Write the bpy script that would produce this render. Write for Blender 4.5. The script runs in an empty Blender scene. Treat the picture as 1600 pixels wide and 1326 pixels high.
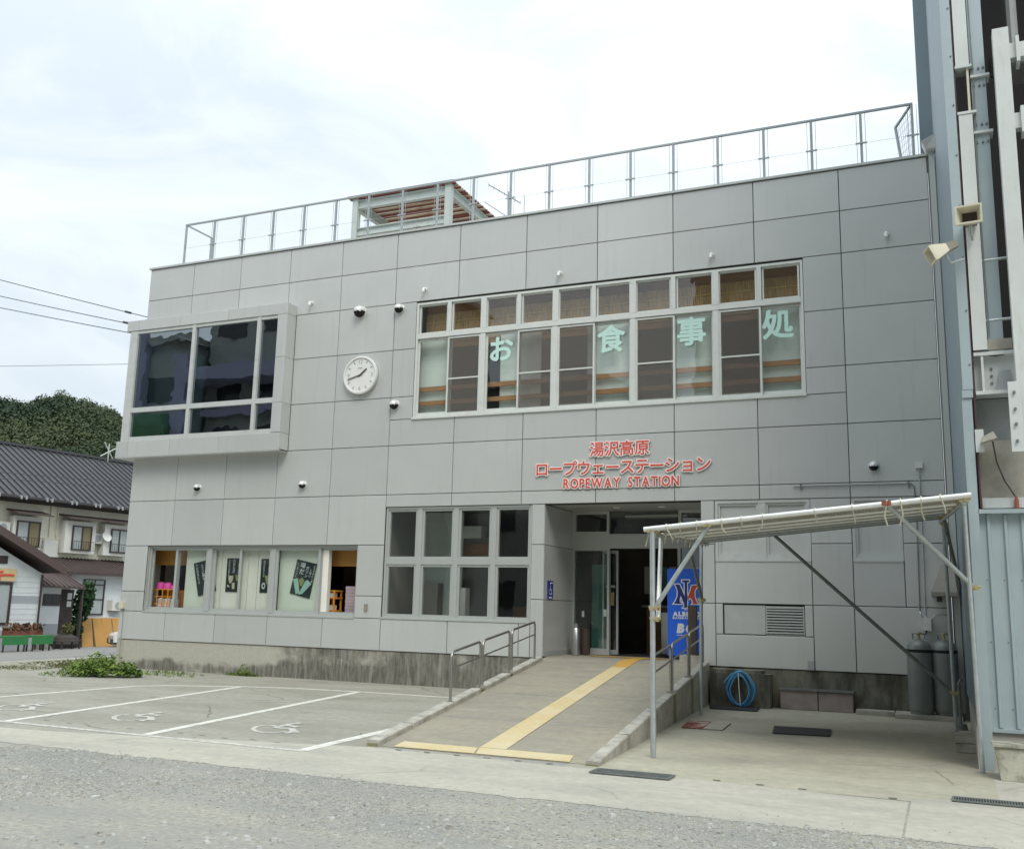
import bpy, bmesh, math, random
from mathutils import Vector, Matrix, noise
rnd = random.Random(11)
R = math.radians
scene = bpy.context.scene
COL = scene.collection

# ------------------------------------------------------------------ camera
cam_d = bpy.data.cameras.new('camera'); cam = bpy.data.objects.new('camera', cam_d); COL.objects.link(cam)
cam_d.sensor_fit = 'HORIZONTAL'; cam_d.sensor_width = 36.0; cam_d.lens = 36.0 * 1544.003 / 1600.0
cam_d.clip_start = 0.1; cam_d.clip_end = 3000
_rot = Matrix.Rotation(R(23.84244), 4, 'Z') @ Matrix.Rotation(R(10.42731), 4, 'X') @ Matrix.Rotation(R(-1.36970), 4, 'Y') @ Matrix.Rotation(R(90), 4, 'X')
cam.matrix_world = Matrix.Translation((17.3183, -17.3717, 1.55)) @ _rot
scene.camera = cam

# ------------------------------------------------------------------ world, sun, exposure
SUN_DIR = Vector((0.36, -0.54, 0.78)).normalized()      # towards the sun
world = bpy.data.worlds.new('World'); scene.world = world; world.use_nodes = True
wt = world.node_tree; wt.nodes.clear()
w_out = wt.nodes.new('ShaderNodeOutputWorld'); w_bg = wt.nodes.new('ShaderNodeBackground'); w_bg.inputs['Strength'].default_value = 0.12
w_sky = wt.nodes.new('ShaderNodeTexSky'); w_sky.sky_type = 'NISHITA'; w_sky.sun_disc = False
w_sky.sun_elevation = math.asin(SUN_DIR.z); w_sky.sun_rotation = math.atan2(SUN_DIR.x, SUN_DIR.y)
w_tc = wt.nodes.new('ShaderNodeTexCoord'); w_map = wt.nodes.new('ShaderNodeMapping'); w_map.inputs['Scale'].default_value = (1.6, 1.6, 3.4)
w_map.inputs['Location'].default_value = (0.35, 0.1, 0.0)
w_n = wt.nodes.new('ShaderNodeTexNoise'); w_n.inputs['Scale'].default_value = 2.1; w_n.inputs['Detail'].default_value = 9; w_n.inputs['Roughness'].default_value = 0.55; w_n.inputs['Distortion'].default_value = 0.5
w_r = wt.nodes.new('ShaderNodeMapRange'); w_r.inputs['From Min'].default_value = 0.34; w_r.inputs['From Max'].default_value = 0.60; w_r.inputs['To Min'].default_value = 0.70; w_r.inputs['To Max'].default_value = 1.0
w_c = wt.nodes.new('ShaderNodeMixRGB'); w_c.inputs['Color2'].default_value = (7.55, 8.25, 8.75, 1)
wt.links.new(w_tc.outputs['Generated'], w_map.inputs['Vector']); wt.links.new(w_map.outputs['Vector'], w_n.inputs['Vector'])
wt.links.new(w_n.outputs['Fac'], w_r.inputs['Value']); wt.links.new(w_r.outputs['Result'], w_c.inputs['Fac'])
w_sep = wt.nodes.new('ShaderNodeSeparateXYZ'); wt.links.new(w_tc.outputs['Generated'], w_sep.inputs['Vector'])
w_p = wt.nodes.new('ShaderNodeMath'); w_p.operation = 'MULTIPLY'; wt.links.new(w_sep.outputs['Z'], w_p.inputs[0]); wt.links.new(w_sep.outputs['Z'], w_p.inputs[1])
w_g = wt.nodes.new('ShaderNodeMapRange'); w_g.inputs['From Min'].default_value = 0.0; w_g.inputs['From Max'].default_value = 1.0; w_g.inputs['To Min'].default_value = 0.80; w_g.inputs['To Max'].default_value = 2.0   # an overcast sky is brightest overhead
wt.links.new(w_p.outputs[0], w_g.inputs['Value']); w_v = wt.nodes.new('ShaderNodeVectorMath'); w_v.operation = 'SCALE'
wt.links.new(w_c.outputs['Color'], w_v.inputs[0]); wt.links.new(w_g.outputs['Result'], w_v.inputs['Scale'])
wt.links.new(w_sky.outputs['Color'], w_c.inputs['Color1']); wt.links.new(w_v.outputs['Vector'], w_bg.inputs['Color']); wt.links.new(w_bg.outputs['Background'], w_out.inputs['Surface'])
sun_d = bpy.data.lights.new('sun', 'SUN'); sun_d.energy = 1.4; sun_d.angle = R(24); sun_d.color = (1.0, 0.95, 0.85)
sun = bpy.data.objects.new('sun', sun_d); COL.objects.link(sun); sun.rotation_euler = SUN_DIR.to_track_quat('Z', 'Y').to_euler()
scene.view_settings.view_transform = 'Standard'; scene.view_settings.look = 'None'; scene.view_settings.gamma = 1; scene.view_settings.use_curve_mapping = False
scene.view_settings.exposure = 0.19
scene.cycles.max_bounces = 8; scene.cycles.diffuse_bounces = 3; scene.cycles.glossy_bounces = 4; scene.cycles.transparent_max_bounces = 16
scene.cycles.use_denoising = True; scene.cycles.sample_clamp_indirect = 6

# ------------------------------------------------------------------ materials
MATS = {}
def mat(name, col, rough=0.6, metal=0.0, var=0.06, scale=6.0, stretch=(1, 1, 1), bump=0.0, bscale=None, rand=0.0,
        stain=None, stain_amt=0.0, stain_scale=1.0, stain_stretch=(1, 1, 1), stain_range=(0.45, 0.65), spec=0.5, coord='world'):
    """base colour with fine variation, optional wear/stain layer, optional relief, optional difference per object"""
    if name in MATS: return MATS[name]
    m = bpy.data.materials.new(name); MATS[name] = m; m.use_nodes = True
    nt = m.node_tree; N = nt.nodes; L = nt.links
    b = N['Principled BSDF']; b.inputs['Roughness'].default_value = rough; b.inputs['Metallic'].default_value = metal
    b.inputs['Specular IOR Level'].default_value = spec
    geo = N.new('ShaderNodeNewGeometry') if coord == 'world' else None
    src = geo.outputs['Position'] if geo else N.new('ShaderNodeTexCoord').outputs['Object']
    mp = N.new('ShaderNodeMapping'); mp.inputs['Scale'].default_value = stretch; L.new(src, mp.inputs['Vector'])
    nz = N.new('ShaderNodeTexNoise'); nz.inputs['Scale'].default_value = scale; nz.inputs['Detail'].default_value = 7; nz.inputs['Roughness'].default_value = 0.62
    L.new(mp.outputs['Vector'], nz.inputs['Vector'])
    mr = N.new('ShaderNodeMapRange'); mr.inputs['From Min'].default_value = 0.3; mr.inputs['From Max'].default_value = 0.7
    mr.inputs['To Min'].default_value = 1 - var; mr.inputs['To Max'].default_value = 1 + var; L.new(nz.outputs['Fac'], mr.inputs['Value'])
    val = mr.outputs['Result']
    if rand:
        oi = N.new('ShaderNodeObjectInfo'); m2 = N.new('ShaderNodeMapRange'); m2.inputs['To Min'].default_value = 1 - rand; m2.inputs['To Max'].default_value = 1 + rand
        L.new(oi.outputs['Random'], m2.inputs['Value']); mm = N.new('ShaderNodeMath'); mm.operation = 'MULTIPLY'
        L.new(val, mm.inputs[0]); L.new(m2.outputs['Result'], mm.inputs[1]); val = mm.outputs[0]
    mul = N.new('ShaderNodeVectorMath'); mul.operation = 'SCALE'; mul.inputs[0].default_value = col[:3]; L.new(val, mul.inputs['Scale'])
    c = mul.outputs['Vector']
    if stain:
        mp2 = N.new('ShaderNodeMapping'); mp2.inputs['Scale'].default_value = stain_stretch; L.new(src, mp2.inputs['Vector'])
        n2 = N.new('ShaderNodeTexNoise'); n2.inputs['Scale'].default_value = stain_scale; n2.inputs['Detail'].default_value = 8; n2.inputs['Roughness'].default_value = 0.65
        L.new(mp2.outputs['Vector'], n2.inputs['Vector'])
        r2 = N.new('ShaderNodeMapRange'); r2.inputs['From Min'].default_value = stain_range[0]; r2.inputs['From Max'].default_value = stain_range[1]
        r2.inputs['To Max'].default_value = stain_amt; L.new(n2.outputs['Fac'], r2.inputs['Value'])
        mx = N.new('ShaderNodeMixRGB'); mx.inputs['Color2'].default_value = (*stain, 1); L.new(r2.outputs['Result'], mx.inputs['Fac']); L.new(c, mx.inputs['Color1']); c = mx.outputs['Color']
    L.new(c, b.inputs['Base Color'])
    if bump:
        nb = N.new('ShaderNodeTexNoise'); nb.inputs['Scale'].default_value = bscale or scale * 6; nb.inputs['Detail'].default_value = 6; L.new(src, nb.inputs['Vector'])
        bp = N.new('ShaderNodeBump'); bp.inputs['Strength'].default_value = bump; bp.inputs['Distance'].default_value = 0.01
        L.new(nb.outputs['Fac'], bp.inputs['Height']); L.new(bp.outputs['Normal'], b.inputs['Normal'])
    return m

def glass(name, tint, refl=0.05, rough=0.0, gcol=(1, 1, 1)):
    m = bpy.data.materials.new(name); m.use_nodes = True; nt = m.node_tree; nt.nodes.clear(); N = nt.nodes; L = nt.links
    o = N.new('ShaderNodeOutputMaterial'); mx = N.new('ShaderNodeMixShader'); t = N.new('ShaderNodeBsdfTransparent'); g = N.new('ShaderNodeBsdfGlossy')
    t.inputs['Color'].default_value = (*tint, 1); g.inputs['Roughness'].default_value = rough; g.inputs['Color'].default_value = (*gcol, 1)
    lw = N.new('ShaderNodeLayerWeight'); lw.inputs['Blend'].default_value = 0.5
    p = N.new('ShaderNodeMath'); p.operation = 'POWER'; p.inputs[1].default_value = 4.0; L.new(lw.outputs['Facing'], p.inputs[0])
    ma = N.new('ShaderNodeMath'); ma.operation = 'MULTIPLY_ADD'; ma.inputs[1].default_value = 1 - refl; ma.inputs[2].default_value = refl; L.new(p.outputs[0], ma.inputs[0])
    tc = N.new('ShaderNodeNewGeometry'); nz = N.new('ShaderNodeTexNoise'); nz.inputs['Scale'].default_value = 1.3; L.new(tc.outputs['Position'], nz.inputs['Vector'])
    bp = N.new('ShaderNodeBump'); bp.inputs['Strength'].default_value = 0.06; bp.inputs['Distance'].default_value = 0.05; L.new(nz.outputs['Fac'], bp.inputs['Height']); L.new(bp.outputs['Normal'], g.inputs['Normal'])
    L.new(ma.outputs[0], mx.inputs['Fac']); L.new(t.outputs[0], mx.inputs[1]); L.new(g.outputs[0], mx.inputs[2]); L.new(mx.outputs[0], o.inputs['Surface'])
    MATS[name] = m; return m

def see_through(name, col, alpha, rough=0.7):
    m = bpy.data.materials.new(name); m.use_nodes = True; nt = m.node_tree; nt.nodes.clear(); N = nt.nodes; L = nt.links
    o = N.new('ShaderNodeOutputMaterial'); mx = N.new('ShaderNodeMixShader'); t = N.new('ShaderNodeBsdfTransparent'); d = N.new('ShaderNodeBsdfDiffuse')
    d.inputs['Color'].default_value = (*col, 1); d.inputs['Roughness'].default_value = rough; mx.inputs['Fac'].default_value = alpha
    L.new(t.outputs[0], mx.inputs[1]); L.new(d.outputs[0], mx.inputs[2]); L.new(mx.outputs[0], o.inputs['Surface'])
    MATS[name] = m; return m

def foliage(name, a, b, scale=1.0):
    m = bpy.data.materials.new(name); m.use_nodes = True; nt = m.node_tree; N = nt.nodes; L = nt.links; bs = N['Principled BSDF']; spread = .16 if 'forest' in name else .6
    bs.inputs['Roughness'].default_value = 0.75; bs.inputs['Specular IOR Level'].default_value = 0.25
    g = N.new('ShaderNodeNewGeometry'); n = N.new('ShaderNodeTexNoise'); n.inputs['Scale'].default_value = scale; n.inputs['Detail'].default_value = 5; L.new(g.outputs['Position'], n.inputs['Vector'])
    mr = N.new('ShaderNodeMapRange'); mr.inputs['From Min'].default_value = 0.35; mr.inputs['From Max'].default_value = 0.65; L.new(n.outputs['Fac'], mr.inputs['Value'])
    rp = N.new('ShaderNodeMath'); rp.operation = 'ADD'; sc = N.new('ShaderNodeMath'); sc.operation = 'MULTIPLY'; sc.inputs[1].default_value = spread
    L.new(g.outputs['Random Per Island'], sc.inputs[0]); sb = N.new('ShaderNodeMath'); sb.operation = 'SUBTRACT'; sb.inputs[1].default_value = spread / 2; L.new(sc.outputs[0], sb.inputs[0])
    L.new(mr.outputs['Result'], rp.inputs[0]); L.new(sb.outputs[0], rp.inputs[1]); rp.use_clamp = True
    mx = N.new('ShaderNodeMixRGB'); mx.inputs['Color1'].default_value = (*a, 1); mx.inputs['Color2'].default_value = (*b, 1); L.new(rp.outputs[0], mx.inputs['Fac']); L.new(mx.outputs['Color'], bs.inputs['Base Color'])
    MATS[name] = m; return m

M_panel = mat('panel_paint', (0.575, 0.59, 0.57), rough=0.34, metal=0.20, var=0.035, scale=0.9, rand=0.045, stain=(0.34, 0.33, 0.30), stain_amt=0.22, stain_scale=1.5, stain_stretch=(5.0, 5.0, 0.30), stain_range=(0.55, 0.78))
M_joint = mat('joint_seal', (0.06, 0.06, 0.058), rough=0.8)
M_coping = mat('coping_metal', (0.55, 0.57, 0.55), rough=0.35, metal=0.3, var=0.04)
M_white_al = mat('white_aluminium', (0.68, 0.70, 0.665), rough=0.4, metal=0.1, var=0.04, stain=(0.35, 0.34, 0.3), stain_amt=0.3, stain_scale=5, stain_range=(0.55, 0.75))
M_grey_al = mat('grey_aluminium', (0.47, 0.49, 0.47), rough=0.4, metal=0.2, var=0.04, stain=(0.3, 0.3, 0.28), stain_amt=0.25, stain_scale=6, stain_range=(0.55, 0.75))
M_glass = glass('window_glass', (0.955, 0.975, 0.965), 0.058)
M_glass_tint = glass('tinted_glass', (0.38, 0.44, 0.45), 0.27, gcol=(0.9, 0.96, 1.0))
M_glass_door = glass('door_glass', (0.93, 0.965, 0.955), 0.045)
M_screen = see_through('insect_screen', (0.26, 0.24, 0.22), 0.36)
M_blind = mat('white_blind', (0.80, 0.86, 0.82), rough=0.8, var=0.05, scale=3, stretch=(0.3, 1, 6))
M_blind2 = mat('cream_sheet', (0.86, 0.84, 0.76), rough=0.8, var=0.05, scale=2)
M_blind3 = mat('mint_sheet', (0.76, 0.80, 0.70), rough=0.8, var=0.05, scale=2)
M_mint = mat('mint_letter', (0.56, 0.80, 0.73), rough=0.5, var=0.02)
M_bayframe = mat('bay_aluminium', (0.58, 0.60, 0.58), rough=0.4, metal=0.15, var=0.04, stain=(0.35, 0.34, 0.3), stain_amt=0.35, stain_scale=5, stain_range=(0.52, 0.72))
M_wood = mat('brown_wood', (0.42, 0.21, 0.09), rough=0.5, var=0.2, scale=4, stretch=(1, 1, 8))
M_bamboo = mat('bamboo_slat', (0.66, 0.41, 0.18), rough=0.6, var=0.35, scale=9, stretch=(4, 4, 0.4))
M_rod = mat('yellow_bamboo', (0.75, 0.55, 0.2), rough=0.5)
M_int = mat('interior_wall', (0.30, 0.29, 0.26), rough=0.9, var=0.1, scale=1)
M_int_dark = mat('interior_dark', (0.11, 0.105, 0.095), rough=0.9, var=0.2, scale=2)  # dark paint makes rooms behind the glass look unlit; also dark posts
M_int_floor = mat('interior_floor', (0.16, 0.14, 0.12), rough=0.5, var=0.1)
M_teal = mat('teal_panel', (0.16, 0.36, 0.30), rough=0.4)
M_orange = mat('orange_board', (0.52, 0.26, 0.06), rough=0.5, var=0.1, scale=2)
M_orange_wire = mat('orange_rack', (0.72, 0.30, 0.04), rough=0.4)
M_pink = mat('pink_bag', (0.75, 0.10, 0.42), rough=0.6, var=0.15, scale=8)
M_bag = mat('white_bag', (0.72, 0.72, 0.70), rough=0.6, var=0.15, scale=8)
M_mauve = mat('mauve_box', (0.42, 0.33, 0.36), rough=0.6, var=0.1)
M_red = mat('sign_red', (0.70, 0.085, 0.06), rough=0.45, var=0.04)
M_signwhite = mat('sign_white', (0.88, 0.80, 0.76), rough=0.5, var=0.03)
M_white = mat('white_plastic', (0.78, 0.78, 0.75), rough=0.4, var=0.03)
M_cream = mat('cream_plastic', (0.66, 0.62, 0.48), rough=0.5, var=0.08, scale=8)
M_dial = mat('clock_dial', (0.76, 0.80, 0.76), rough=0.5, var=0.02)
M_darkgrey = mat('dark_grey', (0.06, 0.06, 0.06), rough=0.5)
M_grey_print = mat('grey_print', (0.30, 0.31, 0.30), rough=0.6)
M_black = mat('black_opening', (0.015, 0.015, 0.015), rough=0.9)  # flat black stands in for the dark inside openings; also cylinder bands
M_stainless = mat('stainless', (0.55, 0.55, 0.53), rough=0.28, metal=0.9, var=0.05)
M_rail = mat('rail_steel', (0.36, 0.345, 0.32), rough=0.32, metal=0.85, var=0.1, scale=12)
M_galv = mat('galvanised', (0.46, 0.50, 0.50), rough=0.42, metal=0.55, var=0.12, scale=14)
M_galv_bright = mat('galvanised_bright', (0.74, 0.75, 0.72), rough=0.38, metal=0.35, var=0.08, scale=10)
M_galv_dark = mat('galvanised_dark', (0.20, 0.22, 0.21), rough=0.5, metal=0.4, var=0.2, scale=10)  # darker tone of the galvanised steel
M_clamp = mat('clamp_brass', (0.50, 0.42, 0.22), rough=0.5, metal=0.5, var=0.2)
M_rustclamp = mat('clamp_rust', (0.30, 0.09, 0.05), rough=0.7, var=0.3)
M_vent = mat('vent_metal', (0.70, 0.70, 0.68), rough=0.36, metal=0.35, var=0.05)
M_blue = mat('machine_blue', (0.02, 0.14, 0.80), rough=0.35, var=0.03)
M_navy = mat('emblem_navy', (0.02, 0.03, 0.20), rough=0.45)
M_emblem_red = mat('emblem_red', (0.62, 0.07, 0.03), rough=0.45)
M_printwhite = mat('print_white', (0.82, 0.84, 0.85), rough=0.5)
M_brown = mat('dark_brown', (0.055, 0.04, 0.03), rough=0.6)
M_poster = mat('poster_black', (0.028, 0.035, 0.038), rough=0.4)
M_poster_print = mat('poster_print', (0.62, 0.68, 0.66), rough=0.5)
M_poster_mint = mat('poster_mint', (0.36, 0.58, 0.50), rough=0.5, var=0.1, scale=20)
M_poster_olive = mat('poster_olive', (0.30, 0.34, 0.12), rough=0.5, var=0.2, scale=20)
M_poster_cream = mat('poster_cream', (0.60, 0.55, 0.40), rough=0.5, var=0.2, scale=20)
M_signblue = mat('sign_blue', (0.03, 0.04, 0.26), rough=0.4)

M_plinth = mat('stained_concrete', (0.40, 0.385, 0.33), rough=0.9, var=0.10, scale=3, bump=0.25, bscale=40,
               stain=(0.085, 0.083, 0.072), stain_amt=0.85, stain_scale=1.15, stain_stretch=(2.6, 2.6, 0.55), stain_range=(0.43, 0.60))
M_plinth_clean = mat('pale_concrete', (0.44, 0.425, 0.36), rough=0.9, var=0.10, scale=3, bump=0.2, bscale=40,
               stain=(0.10, 0.10, 0.085), stain_amt=0.45, stain_scale=1.3, stain_stretch=(2.0, 2.0, 0.6), stain_range=(0.52, 0.72))
def plinth_mat():
    m = bpy.data.materials.new('weathered_plinth'); m.use_nodes = True; nt = m.node_tree; N = nt.nodes; L = nt.links; b = N['Principled BSDF']; b.inputs['Roughness'].default_value = .9
    g = N.new('ShaderNodeNewGeometry'); sp = N.new('ShaderNodeSeparateXYZ'); L.new(g.outputs['Position'], sp.inputs['Vector'])
    def mrange(v, a, b_, c, d):
        q = N.new('ShaderNodeMapRange'); q.interpolation_type = 'SMOOTHSTEP'; q.inputs[1].default_value = a; q.inputs[2].default_value = b_; q.inputs[3].default_value = c; q.inputs[4].default_value = d; L.new(v, q.inputs[0]); return q.outputs[0]
    def nz(sc, st, det=7):
        mp = N.new('ShaderNodeMapping'); mp.inputs['Scale'].default_value = st; L.new(g.outputs['Position'], mp.inputs['Vector']); n = N.new('ShaderNodeTexNoise'); n.inputs['Scale'].default_value = sc; n.inputs['Detail'].default_value = det; n.inputs['Roughness'].default_value = .65; L.new(mp.outputs['Vector'], n.inputs['Vector']); return n.outputs['Fac']
    def mth(op, a, b_):
        q = N.new('ShaderNodeMath'); q.operation = op
        for i, v in enumerate((a, b_)):
            if hasattr(v, 'links'): L.new(v, q.inputs[i])
            else: q.inputs[i].default_value = v
        return q.outputs[0]
    def mix(f, c1, c2):
        q = N.new('ShaderNodeMixRGB'); L.new(f, q.inputs['Fac'])
        for k, v in (('Color1', c1), ('Color2', c2)):
            if hasattr(v, 'links'): L.new(v, q.inputs[k])
            else: q.inputs[k].default_value = (*v, 1)
        return q.outputs['Color']
    old = mth('ADD', mrange(sp.outputs['X'], 3.4, 5.2, 0.0, .62), mrange(sp.outputs['Z'], .40, .06, 0.0, .55)); big = nz(1.1, (1, 1, 1.2))
    f = mrange(mth('ADD', old, mth('MULTIPLY', mth('SUBTRACT', big, .5), 1.5)), .25, .62, 0.0, .92)
    streak = mrange(nz(2.2, (4.2, 4.2, .45)), .50, .68, 0, .75); grain = nz(26, (1, 1, 1)); fine = mrange(nz(7, (2.5, 2.5, .5)), .35, .65, 0, 1)
    clean = mix(mrange(grain, .3, .7, 0, 1), (.43, .415, .35), (.50, .485, .415)); dirt = mix(fine, (.085, .082, .070), (.20, .19, .155)); dirt = mix(streak, dirt, (.33, .325, .29))
    L.new(mix(f, clean, dirt), b.inputs['Base Color']); bp = N.new('ShaderNodeBump'); bp.inputs['Strength'].default_value = .3; bp.inputs['Distance'].default_value = .01; L.new(grain, bp.inputs['Height']); L.new(bp.outputs['Normal'], b.inputs['Normal']); return m
M_plinth2 = plinth_mat()
M_plinth_dark = mat('dark_concrete', (0.20, 0.195, 0.15), rough=0.9, var=0.2, scale=3, bump=0.25, bscale=40,
               stain=(0.05, 0.047, 0.035), stain_amt=0.85, stain_scale=1.6, stain_stretch=(2.2, 2.2, 0.7), stain_range=(0.42, 0.62))  # darker concrete with blotches
M_ramp = mat('ramp_concrete', (0.315, 0.288, 0.22), rough=0.88, var=0.12, scale=9, bump=0.25, bscale=60, stain=(0.22, 0.21, 0.18), stain_amt=0.5, stain_scale=1.4, stain_stretch=(0.6, 1.6, 1))
M_kerb = mat('kerb_concrete', (0.45, 0.43, 0.37), rough=0.9, var=0.14, scale=7, bump=0.4, bscale=50, stain=(0.2, 0.195, 0.16), stain_amt=0.6, stain_scale=4)
M_moss = mat('mossy_ramp_side', (0.27, 0.26, 0.16), rough=0.9, var=0.15, scale=3, bump=0.25, bscale=40, stain=(0.12, 0.125, 0.05), stain_amt=0.75, stain_scale=1.6, stain_range=(0.4, 0.6))
M_lot = mat('lot_concrete', (0.33, 0.317, 0.265), rough=0.9, var=0.16, scale=9, bump=0.3, bscale=70, stain=(0.235, 0.225, 0.18), stain_amt=0.75, stain_scale=0.8, stain_stretch=(0.6, 1.5, 1), stain_range=(0.42, 0.66))
M_apron = mat('apron_concrete', (0.43, 0.405, 0.315), rough=0.88, var=0.12, scale=8, bump=0.25, bscale=60, stain=(0.27, 0.255, 0.205), stain_amt=0.75, stain_scale=0.7, stain_stretch=(0.7, 1.1, 1), stain_range=(0.42, 0.66))
M_gutter = mat('gutter_concrete', (0.45, 0.43, 0.36), rough=0.9, var=0.12, scale=10, bump=0.3, bscale=70, stain=(0.30, 0.295, 0.26), stain_amt=0.6, stain_scale=0.8, stain_stretch=(0.8, 2.2, 1), stain_range=(0.45, 0.68))
M_asphalt = mat('old_asphalt', (0.24, 0.235, 0.22), rough=0.92, var=0.14, scale=2, bump=0.3, bscale=60, stain=(0.24, 0.235, 0.21), stain_amt=0.5, stain_scale=0.5)
M_dirt = mat('gravel_dirt', (0.345, 0.33, 0.275), rough=0.95, var=0.30, scale=22, bump=0.7, bscale=55, stain=(0.26, 0.265, 0.25), stain_amt=0.85, stain_scale=0.75, stain_stretch=(0.6, 1.4, 1), stain_range=(0.40, 0.62))
M_soil = mat('pale_soil', (0.30, 0.29, 0.225), rough=0.95, var=0.2, scale=5, bump=0.4, bscale=40)
def cracks(m, scale, col, width, amt):
    nt = m.node_tree; N = nt.nodes; L = nt.links; b = N['Principled BSDF']; src = b.inputs['Base Color'].links[0].from_socket
    g = N.new('ShaderNodeNewGeometry'); nz = N.new('ShaderNodeTexNoise'); nz.inputs['Scale'].default_value = 1.6; nz.inputs['Detail'].default_value = 6; L.new(g.outputs['Position'], nz.inputs['Vector'])
    mx = N.new('ShaderNodeMixRGB'); mx.inputs['Fac'].default_value = .22; L.new(g.outputs['Position'], mx.inputs['Color1']); L.new(nz.outputs['Color'], mx.inputs['Color2'])
    v = N.new('ShaderNodeTexVoronoi'); v.feature = 'DISTANCE_TO_EDGE'; v.inputs['Scale'].default_value = scale; L.new(mx.outputs['Color'], v.inputs['Vector'])
    r = N.new('ShaderNodeMapRange'); r.inputs[1].default_value = 0.0; r.inputs[2].default_value = width; r.inputs[3].default_value = amt; r.inputs[4].default_value = 0.0; L.new(v.outputs['Distance'], r.inputs[0])
    n2 = N.new('ShaderNodeTexNoise'); n2.inputs['Scale'].default_value = .7; L.new(g.outputs['Position'], n2.inputs['Vector']); r2 = N.new('ShaderNodeMapRange'); r2.inputs[1].default_value = .48; r2.inputs[2].default_value = .58; L.new(n2.outputs['Fac'], r2.inputs[0])
    mu = N.new('ShaderNodeMath'); mu.operation = 'MULTIPLY'; L.new(r.outputs[0], mu.inputs[0]); L.new(r2.outputs[0], mu.inputs[1])
    m2 = N.new('ShaderNodeMixRGB'); m2.inputs['Color2'].default_value = (*col, 1); L.new(mu.outputs[0], m2.inputs['Fac']); L.new(src, m2.inputs['Color1']); L.new(m2.outputs['Color'], b.inputs['Base Color'])
cracks(M_lot, .55, (.12, .115, .09), .010, .8); cracks(M_apron, .35, (.17, .16, .12), .006, .7); cracks(M_gutter, .4, (.2, .19, .15), .006, .6)
M_line = mat('road_paint', (0.70, 0.69, 0.62), rough=0.7, var=0.08, scale=9, stain=(0.36, 0.345, 0.285), stain_amt=0.8, stain_scale=8, stain_range=(0.50, 0.66))
M_wornline = mat('worn_paint', (0.60, 0.59, 0.53), rough=0.7, var=0.08, scale=9, stain=(0.33, 0.325, 0.29), stain_amt=0.9, stain_scale=12, stain_range=(0.44, 0.62))
M_yellow = mat('tactile_yellow', (0.58, 0.46, 0.235), rough=0.7, var=0.08, scale=14, bump=0.5, bscale=45, stain=(0.62, 0.55, 0.37), stain_amt=0.7, stain_scale=1.2, stain_range=(0.4, 0.6))
M_yellow2 = mat('tactile_amber', (0.58, 0.34, 0.07), rough=0.7, var=0.08, scale=14, bump=0.5, bscale=45)
M_stone = [mat('stone_%s' % n, c, rough=0.9, var=0.2, scale=30) for n, c in (('blue', (0.315, 0.32, 0.30)), ('pale', (0.43, 0.435, 0.41)), ('grey', (0.345, 0.335, 0.29)), ('dark', (0.25, 0.25, 0.24)))]

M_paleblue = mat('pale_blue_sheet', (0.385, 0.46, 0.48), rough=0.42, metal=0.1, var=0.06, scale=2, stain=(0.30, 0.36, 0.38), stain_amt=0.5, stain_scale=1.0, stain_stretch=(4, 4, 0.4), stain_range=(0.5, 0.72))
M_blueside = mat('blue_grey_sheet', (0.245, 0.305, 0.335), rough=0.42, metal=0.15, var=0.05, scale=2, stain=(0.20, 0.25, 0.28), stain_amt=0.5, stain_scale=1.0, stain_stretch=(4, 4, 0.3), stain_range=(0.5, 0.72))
M_towerwhite = mat('white_steel', (0.62, 0.65, 0.635), rough=0.45, var=0.05, scale=3, stain=(0.42, 0.36, 0.27), stain_amt=0.4, stain_scale=2.4, stain_stretch=(3, 3, 0.6), stain_range=(0.58, 0.76))
M_towergrey = mat('grey_steel', (0.36, 0.38, 0.38), rough=0.5, var=0.08, scale=3)
M_seam = mat('red_brown_seam', (0.075, 0.035, 0.035), rough=0.6)
M_beigewall = mat('beige_render', (0.42, 0.40, 0.345), rough=0.85, var=0.10, scale=3, stain=(0.22, 0.205, 0.16), stain_amt=0.6, stain_scale=2.2)
M_towerbase = mat('tower_base_render', (0.44, 0.42, 0.375), rough=0.9, var=0.08, scale=4)
M_towerdark = mat('tower_dark', (0.014, 0.014, 0.016), rough=0.8)  # near-black paint stands in for the gloom deep inside the tower
M_rust = mat('rusty_sheet', (0.20, 0.055, 0.035), rough=0.85, var=0.35, scale=6, stain=(0.52, 0.48, 0.38), stain_amt=0.85, stain_scale=5, stain_range=(0.50, 0.62))
M_slat = [mat('slat_rust', (0.17, 0.055, 0.038), rough=0.85, var=0.3, scale=5, stretch=(.5, 3, 1), rand=.3), mat('slat_cream', (0.55, 0.50, 0.40), rough=0.8, var=0.12, scale=5, stretch=(.5, 3, 1), rand=.15, stain=(0.20, 0.07, 0.045), stain_amt=.8, stain_scale=3, stain_stretch=(.5, 4, 1), stain_range=(.5, .62))]
M_pergola = mat('pergola_paint', (0.56, 0.62, 0.60), rough=0.55, var=0.06, scale=4, stain=(0.22, 0.09, 0.05), stain_amt=0.7, stain_scale=4, stain_range=(0.60, 0.72))
M_railgalv = mat('rooftop_galv', (0.40, 0.43, 0.44), rough=0.4, metal=0.4, var=0.08)
M_roofsheet = mat('carport_sheet', (0.36, 0.335, 0.27), rough=0.6, var=0.12, scale=3, stain=(0.30, 0.28, 0.22), stain_amt=0.6, stain_scale=2)
_nt = M_roofsheet.node_tree; _tr = _nt.nodes.new('ShaderNodeBsdfTranslucent'); _tr.inputs['Color'].default_value = (.62, .58, .48, 1); _mx = _nt.nodes.new('ShaderNodeMixShader'); _mx.inputs['Fac'].default_value = .05
_nt.links.new(_nt.nodes['Principled BSDF'].outputs[0], _mx.inputs[1]); _nt.links.new(_tr.outputs[0], _mx.inputs[2]); _nt.links.new(_mx.outputs[0], _nt.nodes['Material Output'].inputs['Surface'])
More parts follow.
